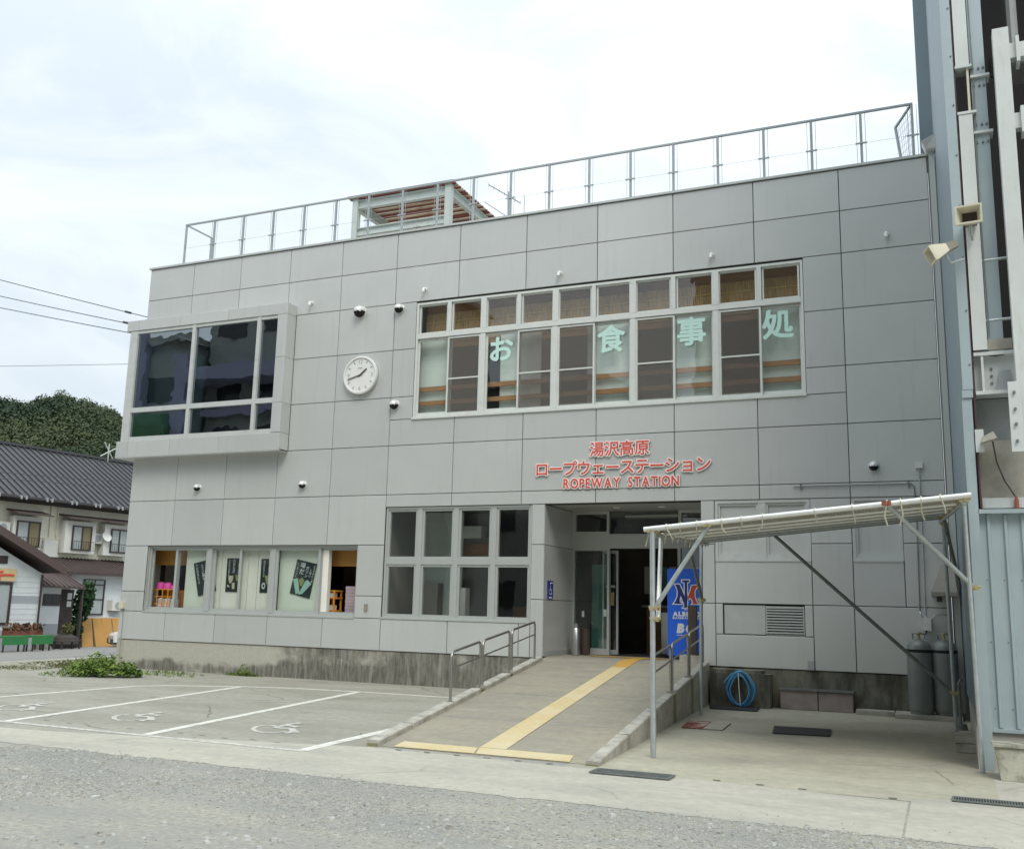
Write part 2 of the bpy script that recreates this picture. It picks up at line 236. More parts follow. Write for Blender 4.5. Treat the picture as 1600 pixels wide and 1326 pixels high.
M_rope = mat('cord', (0.60, 0.57, 0.45), rough=0.9, var=0.1)
M_cyl = mat('cylinder_grey', (0.20, 0.215, 0.205), rough=0.45, metal=0.2, var=0.08, scale=4)
M_hose = mat('blue_hose', (0.07, 0.30, 0.55), rough=0.4, var=0.12, scale=10)
M_hood = mat('hood_beige', (0.27, 0.25, 0.21), rough=0.7, var=0.08)
M_rubber = mat('rubber', (0.035, 0.035, 0.038), rough=0.85, var=0.2, scale=20)
M_pinkstone = mat('pinkish_block', (0.34, 0.285, 0.27), rough=0.9, var=0.12, scale=4, stain=(0.15, 0.13, 0.12), stain_amt=0.5, stain_scale=3)
M_mossblock = mat('weathered_block', (0.46, 0.45, 0.37), rough=0.95, var=0.15, scale=14, bump=0.5, bscale=40, stain=(0.17, 0.175, 0.13), stain_amt=0.85, stain_scale=7, stain_range=(0.42, 0.6))
M_siding = mat('cream_siding', (0.78, 0.755, 0.63), rough=0.8, var=0.06, scale=3)
M_siding_white = mat('white_siding', (0.70, 0.73, 0.74), rough=0.8, var=0.05, scale=2)
M_siding_grey = mat('grey_siding_band', (0.38, 0.40, 0.42), rough=0.8, var=0.05)
M_housewhite = mat('white_trim', (0.70, 0.70, 0.65), rough=0.7, var=0.04)
M_roof = mat('dark_roof_metal', (0.062, 0.062, 0.066), rough=0.55, metal=0.1, var=0.1, scale=1.5)
M_roofbrown = mat('brown_roof', (0.085, 0.062, 0.058), rough=0.7, var=0.15, scale=2)
M_fascia = mat('brown_fascia', (0.10, 0.068, 0.06), rough=0.7)
M_eave = mat('eave_dark', (0.035, 0.03, 0.028), rough=0.9)  # near-black tone for eave and gutter
M_sash = mat('brown_sash', (0.045, 0.032, 0.028), rough=0.5)
M_curtain = mat('pale_curtain', (0.42, 0.46, 0.46), rough=0.9, var=0.12, scale=12, stretch=(4, 4, 0.3))
M_curtain_y = mat('mustard_curtain', (0.24, 0.21, 0.12), rough=0.9, var=0.12, scale=12, stretch=(4, 4, 0.3))
M_board = mat('ochre_board', (0.42, 0.22, 0.05), rough=0.7, var=0.08, scale=3)
M_bench = mat('green_cloth', (0.035, 0.20, 0.06), rough=0.8, var=0.12, scale=10)
M_signyellow = mat('sign_yellow', (0.66, 0.52, 0.27), rough=0.6)
M_car = mat('car_white', (0.75, 0.76, 0.75), rough=0.25, var=0.02)
M_timber = mat('dark_timber', (0.05, 0.042, 0.038), rough=0.8, var=0.2)
M_pot = mat('planter_red', (0.20, 0.075, 0.05), rough=0.8, var=0.3, scale=12)
M_farblue = mat('far_purple', (0.22, 0.215, 0.30), rough=0.7); M_fardark = mat('far_grey', (0.24, 0.25, 0.235), rough=0.8, var=0.1, scale=1)
M_farbeige = mat('far_beige', (0.20, 0.185, 0.16), rough=0.8, var=0.08, scale=0.5); M_fargreen = mat('far_green', (0.06, 0.15, 0.07), rough=0.8); M_farwin = mat('far_window', (0.02, 0.022, 0.025), rough=0.2)
M_hill = mat('hill_ground', (0.022, 0.032, 0.016), rough=1.0, var=0.3, scale=0.06)
M_forest = foliage('forest_leaves', (0.022, 0.043, 0.021), (0.082, 0.100, 0.044), 0.035)
M_leaf = foliage('weed_leaves', (0.07, 0.13, 0.022), (0.19, 0.27, 0.06), 3.0)
M_grass = foliage('dry_grass', (0.085, 0.10, 0.035), (0.19, 0.18, 0.085), 1.2)
M_shrub = foliage('shrub_leaves', (0.012, 0.035, 0.012), (0.03, 0.08, 0.025), 2.0)
M_flower = foliage('planter_leaves', (0.08, 0.05, 0.03), (0.22, 0.12, 0.07), 4.0)

# ------------------------------------------------------------------ mesh helpers
WL = {}                                   # world location of each parent Empty
def thing(name, label, cat, loc=(0, 0, 0), group=None):
    o = bpy.data.objects.new(name, None); COL.objects.link(o); o.location = loc; o.empty_display_size = 0.2
    WL[o] = Vector(loc); o['label'] = label; o['category'] = cat
    if group: o['group'] = group
    return o
def tag(o, label, cat, group=None):
    o['label'] = label; o['category'] = cat
    if group: o['group'] = group
    return o
class MB:
    def __init__(s, M=None): s.v = []; s.f = []; s.M = M; s.sm = False
    def add(s, vs, fs):
        n = len(s.v); s.v += [tuple(s.M @ Vector(p)) if s.M else tuple(p) for p in vs]; s.f += [tuple(i + n for i in f) for f in fs]; return s
    def box(s, x0, x1, y0, y1, z0, z1):
        if x0 > x1: x0, x1 = x1, x0
        if y0 > y1: y0, y1 = y1, y0
        if z0 > z1: z0, z1 = z1, z0
        return s.add([(x0, y0, z0), (x1, y0, z0), (x1, y1, z0), (x0, y1, z0), (x0, y0, z1), (x1, y0, z1), (x1, y1, z1), (x0, y1, z1)],
                     [(0, 3, 2, 1), (4, 5, 6, 7), (0, 1, 5, 4), (1, 2, 6, 5), (2, 3, 7, 6), (3, 0, 4, 7)])
    def panel(s, x0, x1, z0, z1, y=0.0, t=0.03, c=0.005):
        """cassette panel facing -Y with chamfered edge"""
        return s.add([(x0, y + c, z0), (x1, y + c, z0), (x1, y + c, z1), (x0, y + c, z1),
                      (x0 + c, y, z0 + c), (x1 - c, y, z0 + c), (x1 - c, y, z1 - c), (x0 + c, y, z1 - c),
                      (x0, y + t, z0), (x1, y + t, z0), (x1, y + t, z1), (x0, y + t, z1)],
                     [(4, 5, 6, 7), (0, 1, 5, 4), (1, 2, 6, 5), (2, 3, 7, 6), (3, 0, 4, 7), (8, 9, 1, 0), (9, 10, 2, 1), (10, 11, 3, 2), (11, 8, 0, 3), (11, 10, 9, 8)])
    def prism(s, poly, d):
        """closed polygon (3-D points, in a plane) pushed along vector d"""
        n = len(poly); d = Vector(d); a = [Vector(p) for p in poly]; b = [p + d for p in a]
        return s.add(a + b, [tuple(range(n - 1, -1, -1)), tuple(range(n, 2 * n))] + [(i, (i + 1) % n, n + (i + 1) % n, n + i) for i in range(n)])
    def path(s, pts, r, n=8, cap=True):
        pts = [Vector(p) for p in pts]; rings = []; prev = None
        for i, p in enumerate(pts):
            t = (pts[min(i + 1, len(pts) - 1)] - pts[max(i - 1, 0)]).normalized()
            if prev is None: a = t.orthogonal().normalized()
            else: a = (prev - t * prev.dot(t)).normalized()
            prev = a; b = t.cross(a); rr = r[i] if isinstance(r, (list, tuple)) else r
            rings.append([p + (a * math.cos(2 * math.pi * k / n) + b * math.sin(2 * math.pi * k / n)) * rr for k in range(n)])
        vs = [q for g in rings for q in g]; fs = []
        for i in range(len(pts) - 1):
            for k in range(n): fs.append((i * n + k, i * n + (k + 1) % n, (i + 1) * n + (k + 1) % n, (i + 1) * n + k))
        if cap: fs += [tuple(range(n - 1, -1, -1)), tuple(range((len(pts) - 1) * n, len(pts) * n))]
        return s.add(vs, fs)
    def bar(s, p, q, w, h=None, up=(0, 0, 1)):
        """square bar from p to q"""
        h = h or w; p = Vector(p); q = Vector(q); t = (q - p).normalized(); u = Vector(up)
        a = t.cross(u)
        if a.length < 1e-4: a = t.cross(Vector((0, 1, 0)))
        a.normalize(); b = a.cross(t); a = a * w / 2; b = b * h / 2
        return s.add([p - a - b, p + a - b, p + a + b, p - a + b, q - a - b, q + a - b, q + a + b, q - a + b],
                     [(0, 1, 2, 3), (7, 6, 5, 4), (0, 4, 5, 1), (1, 5, 6, 2), (2, 6, 7, 3), (3, 7, 4, 0)])
    def lathe(s, prof, c, n=20, axis='Z'):
        """profile of (radius, height) turned about an axis through c"""
        vs = []; c = Vector(c)
        for r, h in prof:
            for k in range(n):
                a = 2 * math.pi * k / n; p = (r * math.cos(a), r * math.sin(a), h)
                if axis == 'Y': p = (p[0], h, p[1])
                vs.append(c + Vector(p))
        fs = [(i * n + k, i * n + (k + 1) % n, (i + 1) * n + (k + 1) % n, (i + 1) * n + k) for i in range(len(prof) - 1) for k in range(n)]
        fs += [tuple(range(n)), tuple(range((len(prof) - 1) * n, len(prof) * n))]
        return s.add(vs, fs)
    def build(s, name, m, parent=None, smooth=False, kind=None):
        off = WL.get(parent, Vector((0, 0, 0)))
        me = bpy.data.meshes.new(name); me.from_pydata([tuple(Vector(p) - off) for p in s.v], [], s.f); me.update()
        bm = bmesh.new(); bm.from_mesh(me); bmesh.ops.recalc_face_normals(bm, faces=bm.faces); bm.to_mesh(me); bm.free()
        me.materials.append(m)
        if smooth:
            for p in me.polygons: p.use_smooth = True
            try: me.set_sharp_from_angle(angle=R(40))
            except Exception: pass
        o = bpy.data.objects.new(name, me); COL.objects.link(o)
        if parent is not None: o.parent = parent; WL[o] = off
        if kind: o['kind'] = kind
        return o
def raw(name, vs, fs, m, kind=None, parent=None):
    me = bpy.data.meshes.new(name); me.from_pydata(vs, [], fs); me.update(); me.materials.append(m)
    o = bpy.data.objects.new(name, me); COL.objects.link(o)
    if kind: o['kind'] = kind
    if parent is not None: o.parent = parent; WL[o] = WL.get(parent, Vector())
    return o

_glyph = {}
def glyph(ch, offset=0.0, extrude=0.0, size=1.0):
    """mesh data (verts, faces, bounds) of one character, facing +Z"""
    key = (ch, offset, extrude)
    if key not in _glyph:
        c = bpy.data.curves.new('lettering', 'FONT'); c.body = ch; c.align_x = 'CENTER'; c.offset = offset; c.extrude = extrude; c.resolution_u = 3
        o = bpy.data.objects.new('lettering', c); COL.objects.link(o)
        dg = bpy.context.evaluated_depsgraph_get(); me = bpy.data.meshes.new_from_object(o.evaluated_get(dg))
        _glyph[key] = ([v.co.copy() for v in me.vertices], [tuple(p.vertices) for p in me.polygons])
        bpy.data.objects.remove(o); bpy.data.curves.remove(c); bpy.data.meshes.remove(me)
    return _glyph[key]
def bold_mb(ch, cx, y, cz, size, rad, extrude, n=8, sx=1.0, center=True, roll=0.0):
    """character thickened by laying shifted copies, each a hair in front of the last"""
    mb = MB()
    for k in range(n):
        a = 2 * math.pi * (k + .5) / n; q = glyph_mb(ch, cx + rad * size * math.cos(a), y - .0004 * k, cz + rad * size * math.sin(a), size, 0.0, extrude, roll, sx, center); mb.add(q.v, q.f)
    return mb
def glyph_mb(ch, cx, y, cz, size, offset=0.0, extrude=0.0, roll=0.0, sx=1.0, center=True):
    """character upright on a wall facing -Y"""
    vs, fs = glyph(ch, offset, extrude)
    if center == 'em': ox, oy = 0.0, 0.376
    else:
        xs = [v.x for v in vs]; ys = [v.y for v in vs]; ox = (min(xs) + max(xs)) / 2; oy = (min(ys) + max(ys)) / 2
    c, s = math.cos(roll), math.sin(roll); mb = MB(); out = []
    for v in vs:
        a = (v.x - ox) * size * sx; b = (v.y - oy) * size
        out.append((cx + a * c - b * s, y - v.z * size, cz + a * s + b * c))
    mb.add(out, fs); return mb

# ------------------------------------------------------------------ ground and setting
def gz(x):                                # the street on the left lies a little lower
    return 0.0 if x > -4 else (-0.35 if x < -12 else -0.35 * (-4 - x) / 8)
def sheet(name, poly, z, m, kind='structure', parent=None, nx=1):
    return raw(name, [(x, y, z) for x, y in poly], [tuple(range(len(poly)))], m, kind, parent)
xs = [-700, -300, -120, -60, -30, -12, -10, -8, -6, -4, 0, 8, 16, 24, 40, 100, 400]; ys = [-400, -120, -60, -30, -20, -14, -9.42, -4, 0, 8, 20, 60, 200, 500]
gv = [(x, y, gz(x) - 0.004) for y in ys for x in xs]; W = len(xs)
raw('ground', gv, [(j * W + i, j * W + i + 1, (j + 1) * W + i + 1, (j + 1) * W + i) for j in range(len(ys) - 1) for i in range(W - 1)], M_dirt, 'structure')
lot = sheet('parking_lot', [(-0.6, -9.42), (11.6, -9.42), (11.45, -7.5), (10.3, 0.5), (-0.2, 0.5), (-0.25, -2.6), (-1.6, -4.0)], -0.0022, M_lot)
_j = random.Random(31)
def jag(xa, xb, y, n): return [(xa + (xb - xa) * k / n, y + _j.uniform(-.025, .025) + .05 * noise.noise(Vector((xa + (xb - xa) * k / n, 3, 1)))) for k in range(n + 1)]
gut = sheet('gutter_pavement', jag(3.0, 16.912, -9.45, 160) + [ (16.904, -7.9), (14.0, -7.72), (11.4, -7.62), (7.6, -8.55), (3.0, -8.9)], -0.0012, M_gutter)
gut2 = sheet('gutter_pavement', jag(16.93, 23.5, -9.42, 70) + [ (23.5, -7.5), (17.6, -7.5), (16.922, -7.7)], -0.0012, M_gutter)
apron = sheet('carport_pavement', [(13.7, -7.8), (16.91, -7.86), (17.62, -7.5), (17.62, 0.4), (13.2, 0.4)], -0.0017, M_apron)
apron2 = sheet('tower_pavement', [(17.62, -7.9), (24, -7.9), (24, -5.0), (17.62, -5.0)], -0.0026, M_gutter)
# street on the left
rv = []; rf = []
for i, x in enumerate([-3.0, -4.0, -6.0, -8.0, -10.0, -12.0, -12.6]):
    sk = 0.0
    rv += [(x, -40, gz(x) + 0.0), (x, -3.0, gz(x) + 0.0), (x - 0.5, 2.5, gz(x) + 0.0), (x - 1.5, 12, gz(x) + 0.0), (x - 2, 60, gz(x) + 0.0)]
for i in range(6):
    for j in range(4): rf.append((i * 5 + j, i * 5 + j + 1, (i + 1) * 5 + j + 1, (i + 1) * 5 + j))
raw('road', rv, rf, M_asphalt, 'structure')
raw('verge', [(-0.25, -2.6, -0.0028), (-1.6, -4, -0.0028), (-2.9, -3.0, -0.0028), (-3.2, 2.5, -0.0028), (-3.9, 12, -0.0028), (-0.3, 12, -0.0028)], [(0, 1, 2, 3, 4, 5)], M_soil, 'structure')
raw('road_edge', [(-2.75, -5.0, 0.001), (-2.95, -5.0, 0.001), (-3.25, 2.4, 0.001), (-4.3, 11, -0.012), (-4.0, 11, -0.01), (-2.95, 2.4, 0.001)], [(0, 1, 2, 5), (5, 2, 3, 4)], M_kerb, 'structure')

# painted parking lines, part of the lot
def strip(name, pts, w, z, m, parent):
    mb = MB(); pts = [Vector((p[0], p[1], 0)) for p in pts]; L_, R_ = [], []
    for i, p in enumerate(pts):
        t = (pts[min(i + 1, len(pts) - 1)] - pts[max(i - 1, 0)]).normalized(); n = Vector((-t.y, t.x, 0)) * (w / 2); L_.append(p + n); R_.append(p - n)
    vs = [(q.x, q.y, z) for q in L_ + R_]; k = len(pts)
    return mb.add(vs, [(i, i + 1, k + i + 1, k + i) for i in range(k - 1)]).build(name, m, parent)
strip('painted_line', [(3.72, -8.1), (3.83, -6.1), (3.92, -3.4), (4.25, -2.95), (5.35, -2.3)], 0.11, 0.0006, M_line, lot)
strip('painted_line', [(5.35, -2.3), (6.3, -1.98), (7.59, -1.83), (10.3, -1.80)], 0.11, 0.0010, M_line, lot)
strip('painted_line', [(5.40, -2.36), (6.46, -8.22)], 0.12, 0.0006, M_line, lot)
strip('painted_line', [(7.62, -1.9), (8.74, -8.26)], 0.13, 0.0006, M_line, lot)
strip('painted_line', [(10.66, -3.6), (10.93, -8.25)], 0.14, 0.0006, M_line, lot)
strip('painted_line', [(3.6, -8.18), (10.99, -8.26)], 0.10, 0.0014, M_wornline, lot)
wc_ring = [(9.60, -6.86), (9.5, -6.72), (9.38, -6.66), (9.29, -6.70), (9.27, -6.86), (9.38, -7.07), (9.56, -7.23), (9.72, -7.30), (9.83, -7.22), (9.86, -7.08)]
wc_lines = [[(9.55, -6.83), (9.76, -6.80), (9.93, -6.98), (10.02, -7.06)], [(9.52, -6.80), (9.47, -6.45), (9.50, -6.25)], [(9.50, -6.55), (9.72, -6.62)], [(9.93, -6.95), (9.97, -7.2)]]
for dx, dy, m in ((0, 0, M_wornline), (-2.23, -0.03, M_wornline), (-4.35, -0.06, M_wornline)):
    mb = MB(); zz = 0.0004
    for ln, w in [(wc_ring, 0.06)] + [(l, 0.085) for l in wc_lines]:
        for a, b in zip(ln, ln[1:]):
            zz += 0.0002; p = Vector((a[0] + dx, a[1] + dy, zz)); q = Vector((b[0] + dx, b[1] + dy, zz)); t = (q - p).normalized(); n = Vector((-t.y, t.x, 0)) * w / 2; e = t * w * 0.3
            mb.add([p - e + n, p - e - n, q + e - n, q + e + n], [(0, 1, 2, 3)])
    mb.build('wheelchair_symbol', m, lot)
# loose gravel: one mass of small stones
def stones(n, name, m, y0, y1, seed, smin, smax, x0=4.5, x1=19.5):
    r = random.Random(seed); vs = []; fs = []
    for _ in range(n):
        while True:
            x = r.uniform(x0, x1); y = y1 - (y1 - y0) * r.random() ** 1.25
            if x < 17.3 - (17.4 + y) * 1.15 - 0.5 or x > 17.6 + (17.4 + y) * 0.12: continue
            dens = noise.noise(Vector((x * 0.55, y * 1.1, seed * 0.1 + 3))) + 0.35
            if y > -9.42 and r.random() > max(.012, .5 - (y + 9.42) * 5.5): continue
            if r.random() < dens * 2.2 - .05: break
        s = r.uniform(smin, smax) * (1.6 if r.random() < 0.05 else 1); a = r.uniform(0, 6.28); k = len(vs); h = s * r.uniform(0.35, 0.7)
        for j in range(5):
            b = a + j * 1.2566 + r.uniform(-.3, .3); q = s * r.uniform(.75, 1.15); vs.append((x + math.cos(b) * q, y + math.sin(b) * q, -0.010))
        for j in range(5):
            b = a + j * 1.2566 + r.uniform(-.3, .3); q = s * r.uniform(.45, .75); vs.append((x + math.cos(b) * q, y + math.sin(b) * q, h * r.uniform(.7, 1.1) - 0.006))
        fs += [(k + j, k + (j + 1) % 5, k + 5 + (j + 1) % 5, k + 5 + j) for j in range(5)] + [(k + 5, k + 6, k + 7, k + 8, k + 9)]
    return raw(name, vs, fs, m, 'stuff')
stones(11000, 'gravel', M_stone[0], -13.2, -8.9, 3, 0.007, 0.018)
stones(3600, 'gravel', M_stone[1], -13.2, -8.8, 5, 0.006, 0.014)
stones(8000, 'gravel', M_stone[2], -13.2, -9.0, 7, 0.007, 0.017)
stones(260, 'gravel', M_stone[1], -13.2, -9.5, 13, 0.018, 0.034)
stones(320, 'gravel', M_stone[2], -13.2, -9.5, 15, 0.018, 0.036)
stones(1500, 'gravel', M_stone[3], -13.2, -9.4, 9, 0.006, 0.014)

# ------------------------------------------------------------------ hill and forest
hv = []; hf = []; NA, ND = 70, 14
def hill_h(a, d):
    g = math.degrees(a); e = 10.1 + .50 * math.exp(-((g + 48.4) / 1.5) ** 2) - .22 * max(0, g + 47) + .12 * math.sin(a * 130) + .10 * math.sin(a * 310 + 1)
    prof = min(1.0, max(0.0, (d - 130) / 190.0)); prof = prof * prof * (3 - 2 * prof)
    return math.tan(R(e)) * 330 * prof - 6
for i in range(NA):
    a = R(-84 + 52 * i / (NA - 1))
    for j in range(ND):
        d = 120 + 260 * j / (ND - 1); h = hill_h(a, d) if d <= 330 else hill_h(a, 330) * (1 - (d - 330) / 70)
        hv.append((17.3 + math.sin(a) * d, -17.4 + math.cos(a) * d, h))
hf = [(i * ND + j, i * ND + j + 1, (i + 1) * ND + j + 1, (i + 1) * ND + j) for i in range(NA - 1) for j in range(ND - 1)]
raw('hill', hv, hf, M_hill, 'structure')
rf_ = random.Random(4); fv = []; ff = []
for _ in range(5200):
    a = R(rf_.uniform(-57, -41)); d = rf_.uniform(175, 338); h = hill_h(a, min(d, 330))
    rr = rf_.uniform(1.2, 2.6); tall = rr * rf_.uniform(0.6, 1.0); cx = 17.3 + math.sin(a) * d; cy = -17.4 + math.cos(a) * d
    if d > 318: tall *= 0.8
    for _k in range(40):
        u = Vector((rf_.gauss(0, 1), rf_.gauss(0, 1), rf_.gauss(0.25, 1))).normalized(); q = rf_.uniform(.7, 1.05)
        p = Vector((cx + u.x * rr * q, cy + u.y * rr * q, h + tall * 0.75 + u.z * tall * q)); s = rf_.uniform(.18, .40)
        t1 = (u + Vector((rf_.gauss(0, .6), rf_.gauss(0, .6), rf_.gauss(0, .6)))).normalized().orthogonal().normalized(); t2 = u.cross(t1).normalized(); n = len(fv)
        fv += [p - t1 * s, p + t2 * s * .8, p + t1 * s, p - t2 * s * .8]; ff.append((n, n + 1, n + 2, n + 3))
raw('forest', fv, ff, M_forest, 'stuff')

# ------------------------------------------------------------------ station building
B = thing('station_building', 'two-storey grey panelled ropeway station building with projecting bay window', 'building', (0, 0, 0))
V = [0.0, 1.341, 2.724, 4.107, 5.49, 6.873, 8.37, 9.87, 11.37, 12.87, 14.37, 15.87, 17.33]
PAN = []                                     # (x0, x1, z0, z1)
def row(z0, z1, xs):
    for a, b in zip(xs, xs[1:]): PAN.append((a, b, z0, z1))
row(8.558, 9.335, V); row(7.775, 8.558, V)
for z0, z1 in ((6.767, 7.775), (5.754, 6.767)):
    row(z0, z1, [4.36, 5.49, 6.873, 7.40]); row(z0, z1, [15.21, 15.87, 17.33])
row(4.739, 5.754, [4.36, 5.49, 6.873]); row(5.28, 5.754, [6.873, 7.40]); row(5.28, 5.754, [15.21, 15.87]); row(4.739, 5.754, [15.87, 17.33])
row(4.739, 5.28, [6.873, 8.37, 9.87, 11.37, 12.87, 14.37, 15.87])
row(3.729, 4.739, V); row(2.712, 3.729, V[:6]); row(3.475, 3.729, V[5:])
row(1.69, 2.712, [0, .67]); row(1.25, 1.69, [0, .67]); row(1.69, 2.712, [6.25, 6.873]); row(1.25, 1.69, [6.25, 6.873])
row(.626, 1.25, [0, 1.341, 2.724, 4.107, 5.49, 6.873, 8.37, 9.87, 10.10])
for x0, x1 in ((10.10, 10.36), (13.34, 13.58)):
    for z0, z1 in ((.626, 1.69), (1.69, 2.712), (2.712, 3.475)): PAN.append((x0, x1, z0, z1))
row(1.69, 2.42, [13.58, 15.21]); row(1.69, 2.42, [15.87, 16.66]); row(2.712, 3.475, [15.21, 15.87]); row(1.69, 2.712, [15.21, 15.87])
row(2.712, 3.475, [16.66, 17.33]); row(1.69, 2.712, [16.66, 17.33]); row(.626, 1.69, [15.21, 15.865, 17.33])
PAN += [(13.58, 13.71, 1.17, 1.69), (15.07, 15.21, 1.17, 1.69), (13.58, 15.21, .626, 1.17)]
wall = MB(); g = 0.0065
for (x0, x1, z0, z1) in PAN:
    MB().panel(x0 + g, x1 - g, z0 + g, z1 - g).build('panel', M_panel, B)
    wall.box(x0, x1, 0.022, 0.26, z0, z1)
wall.box(-0.0, 4.36, 0.03, 0.26, 4.74, 5.05).box(0, 4.36, 0.03, 0.26, 7.72, 7.775)
wall.build('wall', M_joint, B)
MB().box(-0.03, 17.36, -0.035, 0.42, 9.342, 9.385).build('coping', M_coping, B)
sh = MB().box(0, 0.2, 0.28, 12, 0, 4.70).box(0, 0.2, 2.6, 12, 4.70, 9.33).box(0, .2, .28, 2.6, 7.99, 9.33).box(17.1, 17.3, 0.28, 12, 0, 9.33).box(0.2, 17.1, 11.8, 12, 0, 9.33)
sh.build('side_wall', M_panel, B)
MB().box(0.2, 17.1, 0.28, 11.8, 9.05, 9.25).build('roof', M_lot, B)
MB().box(17.335, 17.52, .04, .09, 0, 9.33).build('gap_strip', M_towergrey, B)  # grey strip added to close the bright sky gap beside the tower
# plinth
MB().box(0.0, 0.18, 0.012, 0.3, -0.05, .62).build('plinth_corner', M_plinth_clean, B)
MB().box(0.18, 10.42, 0.02, 0.3, -0.05, .62).build('plinth', M_plinth2, B)
MB().box(13.30, 17.32, 0.02, 0.3, -0.05, .62).build('plinth', M_plinth_dark, B)
# interior shells
MB().box(0.2, 10.2, .3, 9, .55, .62).box(9.5, 17.1, 1.7, 9, .55, .63).build('ground_floor', M_int_floor, B)
MB().box(0.2, 17.1, .28, 11.8, 3.52, 3.70).box(0.2, 17.1, .28, 11.8, 8.05, 8.12).build('ceiling', M_int, B)
MB().box(0.2, 17.1, .28, 11.8, 4.45, 4.72).build('upper_floor', M_int_floor, B)
MB().box(.2, 17.1, 6.0, 6.1, .63, 3.52).box(6.78, 6.84, .28, 6, .63, 3.52).box(10.25, 10.34, 1.7, 6, .63, 3.52).box(13.36, 13.46, .28, 6, .63, 3.52).box(.2, 17.1, 5.0, 5.1, 4.72, 8.05).box(6.5, 6.6, .28, 5, 4.72, 8.05).build('inner_wall', M_int, B)

def window_frame(x0, x1, z0, z1, xm, zm, y0, y1, w, wm, m, name='window_frame', parent=None, wz=None):
    """outer frame with vertical bars at xm and cross bars at zm"""
    mb = MB(); wz = wz or w
    mb.box(x0, x0 + w, y0, y1, z0, z1).box(x1 - w, x1, y0, y1, z0, z1).box(x0 + w, x1 - w, y0, y1, z0, z0 + wz).box(x0 + w, x1 - w, y0, y1, z1 - wz, z1)
    for x in xm: mb.box(x - wm / 2, x + wm / 2, y0 + 0.004, y1 - 0.004, z0 + wz, z1 - wz)
    xsn = [x0 + w] + [v for x in xm for v in (x - wm / 2, x + wm / 2)] + [x1 - w]
    for z in zm:
        for a, b in zip(xsn[::2], xsn[1::2]): mb.box(a, b, y0 + 0.006, y1 - 0.006, z - wm / 2, z + wm / 2)
    return mb.build(name, m, parent)

# --- bay window on the upper floor
bay = MB().box(-.25, 0.0, -.325, 2.6, 4.70, 4.74).box(0, 4.36, -.325, .02, 4.70, 4.74).build('bay_soffit', M_coping, B)
def front_panels(xsn, z0, z1, y, t=0.03, parent=B):
    for a, b in zip(xsn, xsn[1:]): MB().panel(a + .004, b - .004, z0, z1, y=y, t=t).build('panel', M_panel, parent)
front_panels([-.25, .11, 1.36, 2.74, 4.36], 7.735, 7.985, -.33)
front_panels([-.25, .11, 1.34, 2.73, 4.36], 4.715, 5.095, -.33)
for z0, z1 in ((5.105, 5.754), (5.76, 6.764), (6.77, 7.73)): MB().panel(4.11, 4.356, z0, z1, y=-.33).build('panel', M_panel, B)
for z0, z1 in ((4.715, 5.098), (5.105, 5.754), (5.76, 6.764), (6.77, 7.728), (7.735, 7.985)):
    MB().box(4.335, 4.36, -.298, -.004, z0, z1).build('panel', M_panel, B)
MB().box(-.245, 4.33, -.297, .02, 7.74, 7.978).box(-.245, 0, .02, 2.6, 7.74, 7.978).box(-.245, 0, .02, 2.6, 4.74, 5.09).box(-.245, 4.33, -.297, .02, 4.745, 5.09).build('bay_band', M_panel, B)
wb = MB().box(-.14, .085, -.315, -.2, 5.10, 7.73).box(-.16, -.10, -.2, 2.6, 5.10, 5.3).build('bay_corner_post', M_bayframe, B)
bw = MB().box(.085, 4.11, -.305, -.2, 5.10, 5.19).build('bay_window', M_bayframe, B); MB().box(.085, 4.11, -.305, -.2, 7.66, 7.73).build('head_bar', M_bayframe, bw)
for x in (1.775, 3.60): MB().box(x - .047, x + .047, -.318, -.2, 5.10, 7.73).build('mullion', M_bayframe, bw)
for a, b in ((.085, 1.728), (1.822, 3.553), (3.647, 4.11)):
    MB().box(a, b, -.312, -.2, 5.765, 5.875).build('transom', M_bayframe, bw)
    MB().box(a, b, -.262, -.255, 5.19, 5.765).build('pane', M_glass_tint, bw); MB().box(a, b, -.262, -.255, 5.875, 7.66).build('pane', M_glass_tint, bw)
MB().box(-.15, -.143, -.19, 2.6, 5.10, 7.73).build('side_pane', M_glass_tint, B)
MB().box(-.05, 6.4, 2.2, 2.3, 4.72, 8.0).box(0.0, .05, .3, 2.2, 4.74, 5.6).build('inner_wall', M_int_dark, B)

# --- long upper window
XC = [7.43, 8.17, 8.95, 9.73, 10.51, 11.30, 12.08, 12.865, 13.65, 14.44, 15.19]
uw = window_frame(7.405, 15.205, 5.285, 7.74, [], [], .012, .14, .045, .05, M_white_al, 'dining_window', B)
MB().box(7.405, 15.205, .05, .2, 7.742, 7.772).build('head_shadow', M_joint, uw)  # dark strip stands in for the shadow under the window head
MB().box(7.39, 15.22, -.03, .06, 5.262, 5.30).build('sill', M_white_al, uw)
for i, x in enumerate(XC[1:-1], 1):
    w = .125 if i % 2 == 0 else .08
    MB().box(x - w / 2, x + w / 2, .008, .14, 7.065, 7.695).build('mullion', M_white_al, uw)
    if i % 2 == 0: MB().box(x - .055, x + .055, .008, .14, 5.33, 6.955).build('mullion', M_white_al, uw)
MB().box(7.45, 15.16, .004, .14, 6.965, 7.06).build('transom', M_white_al, uw)
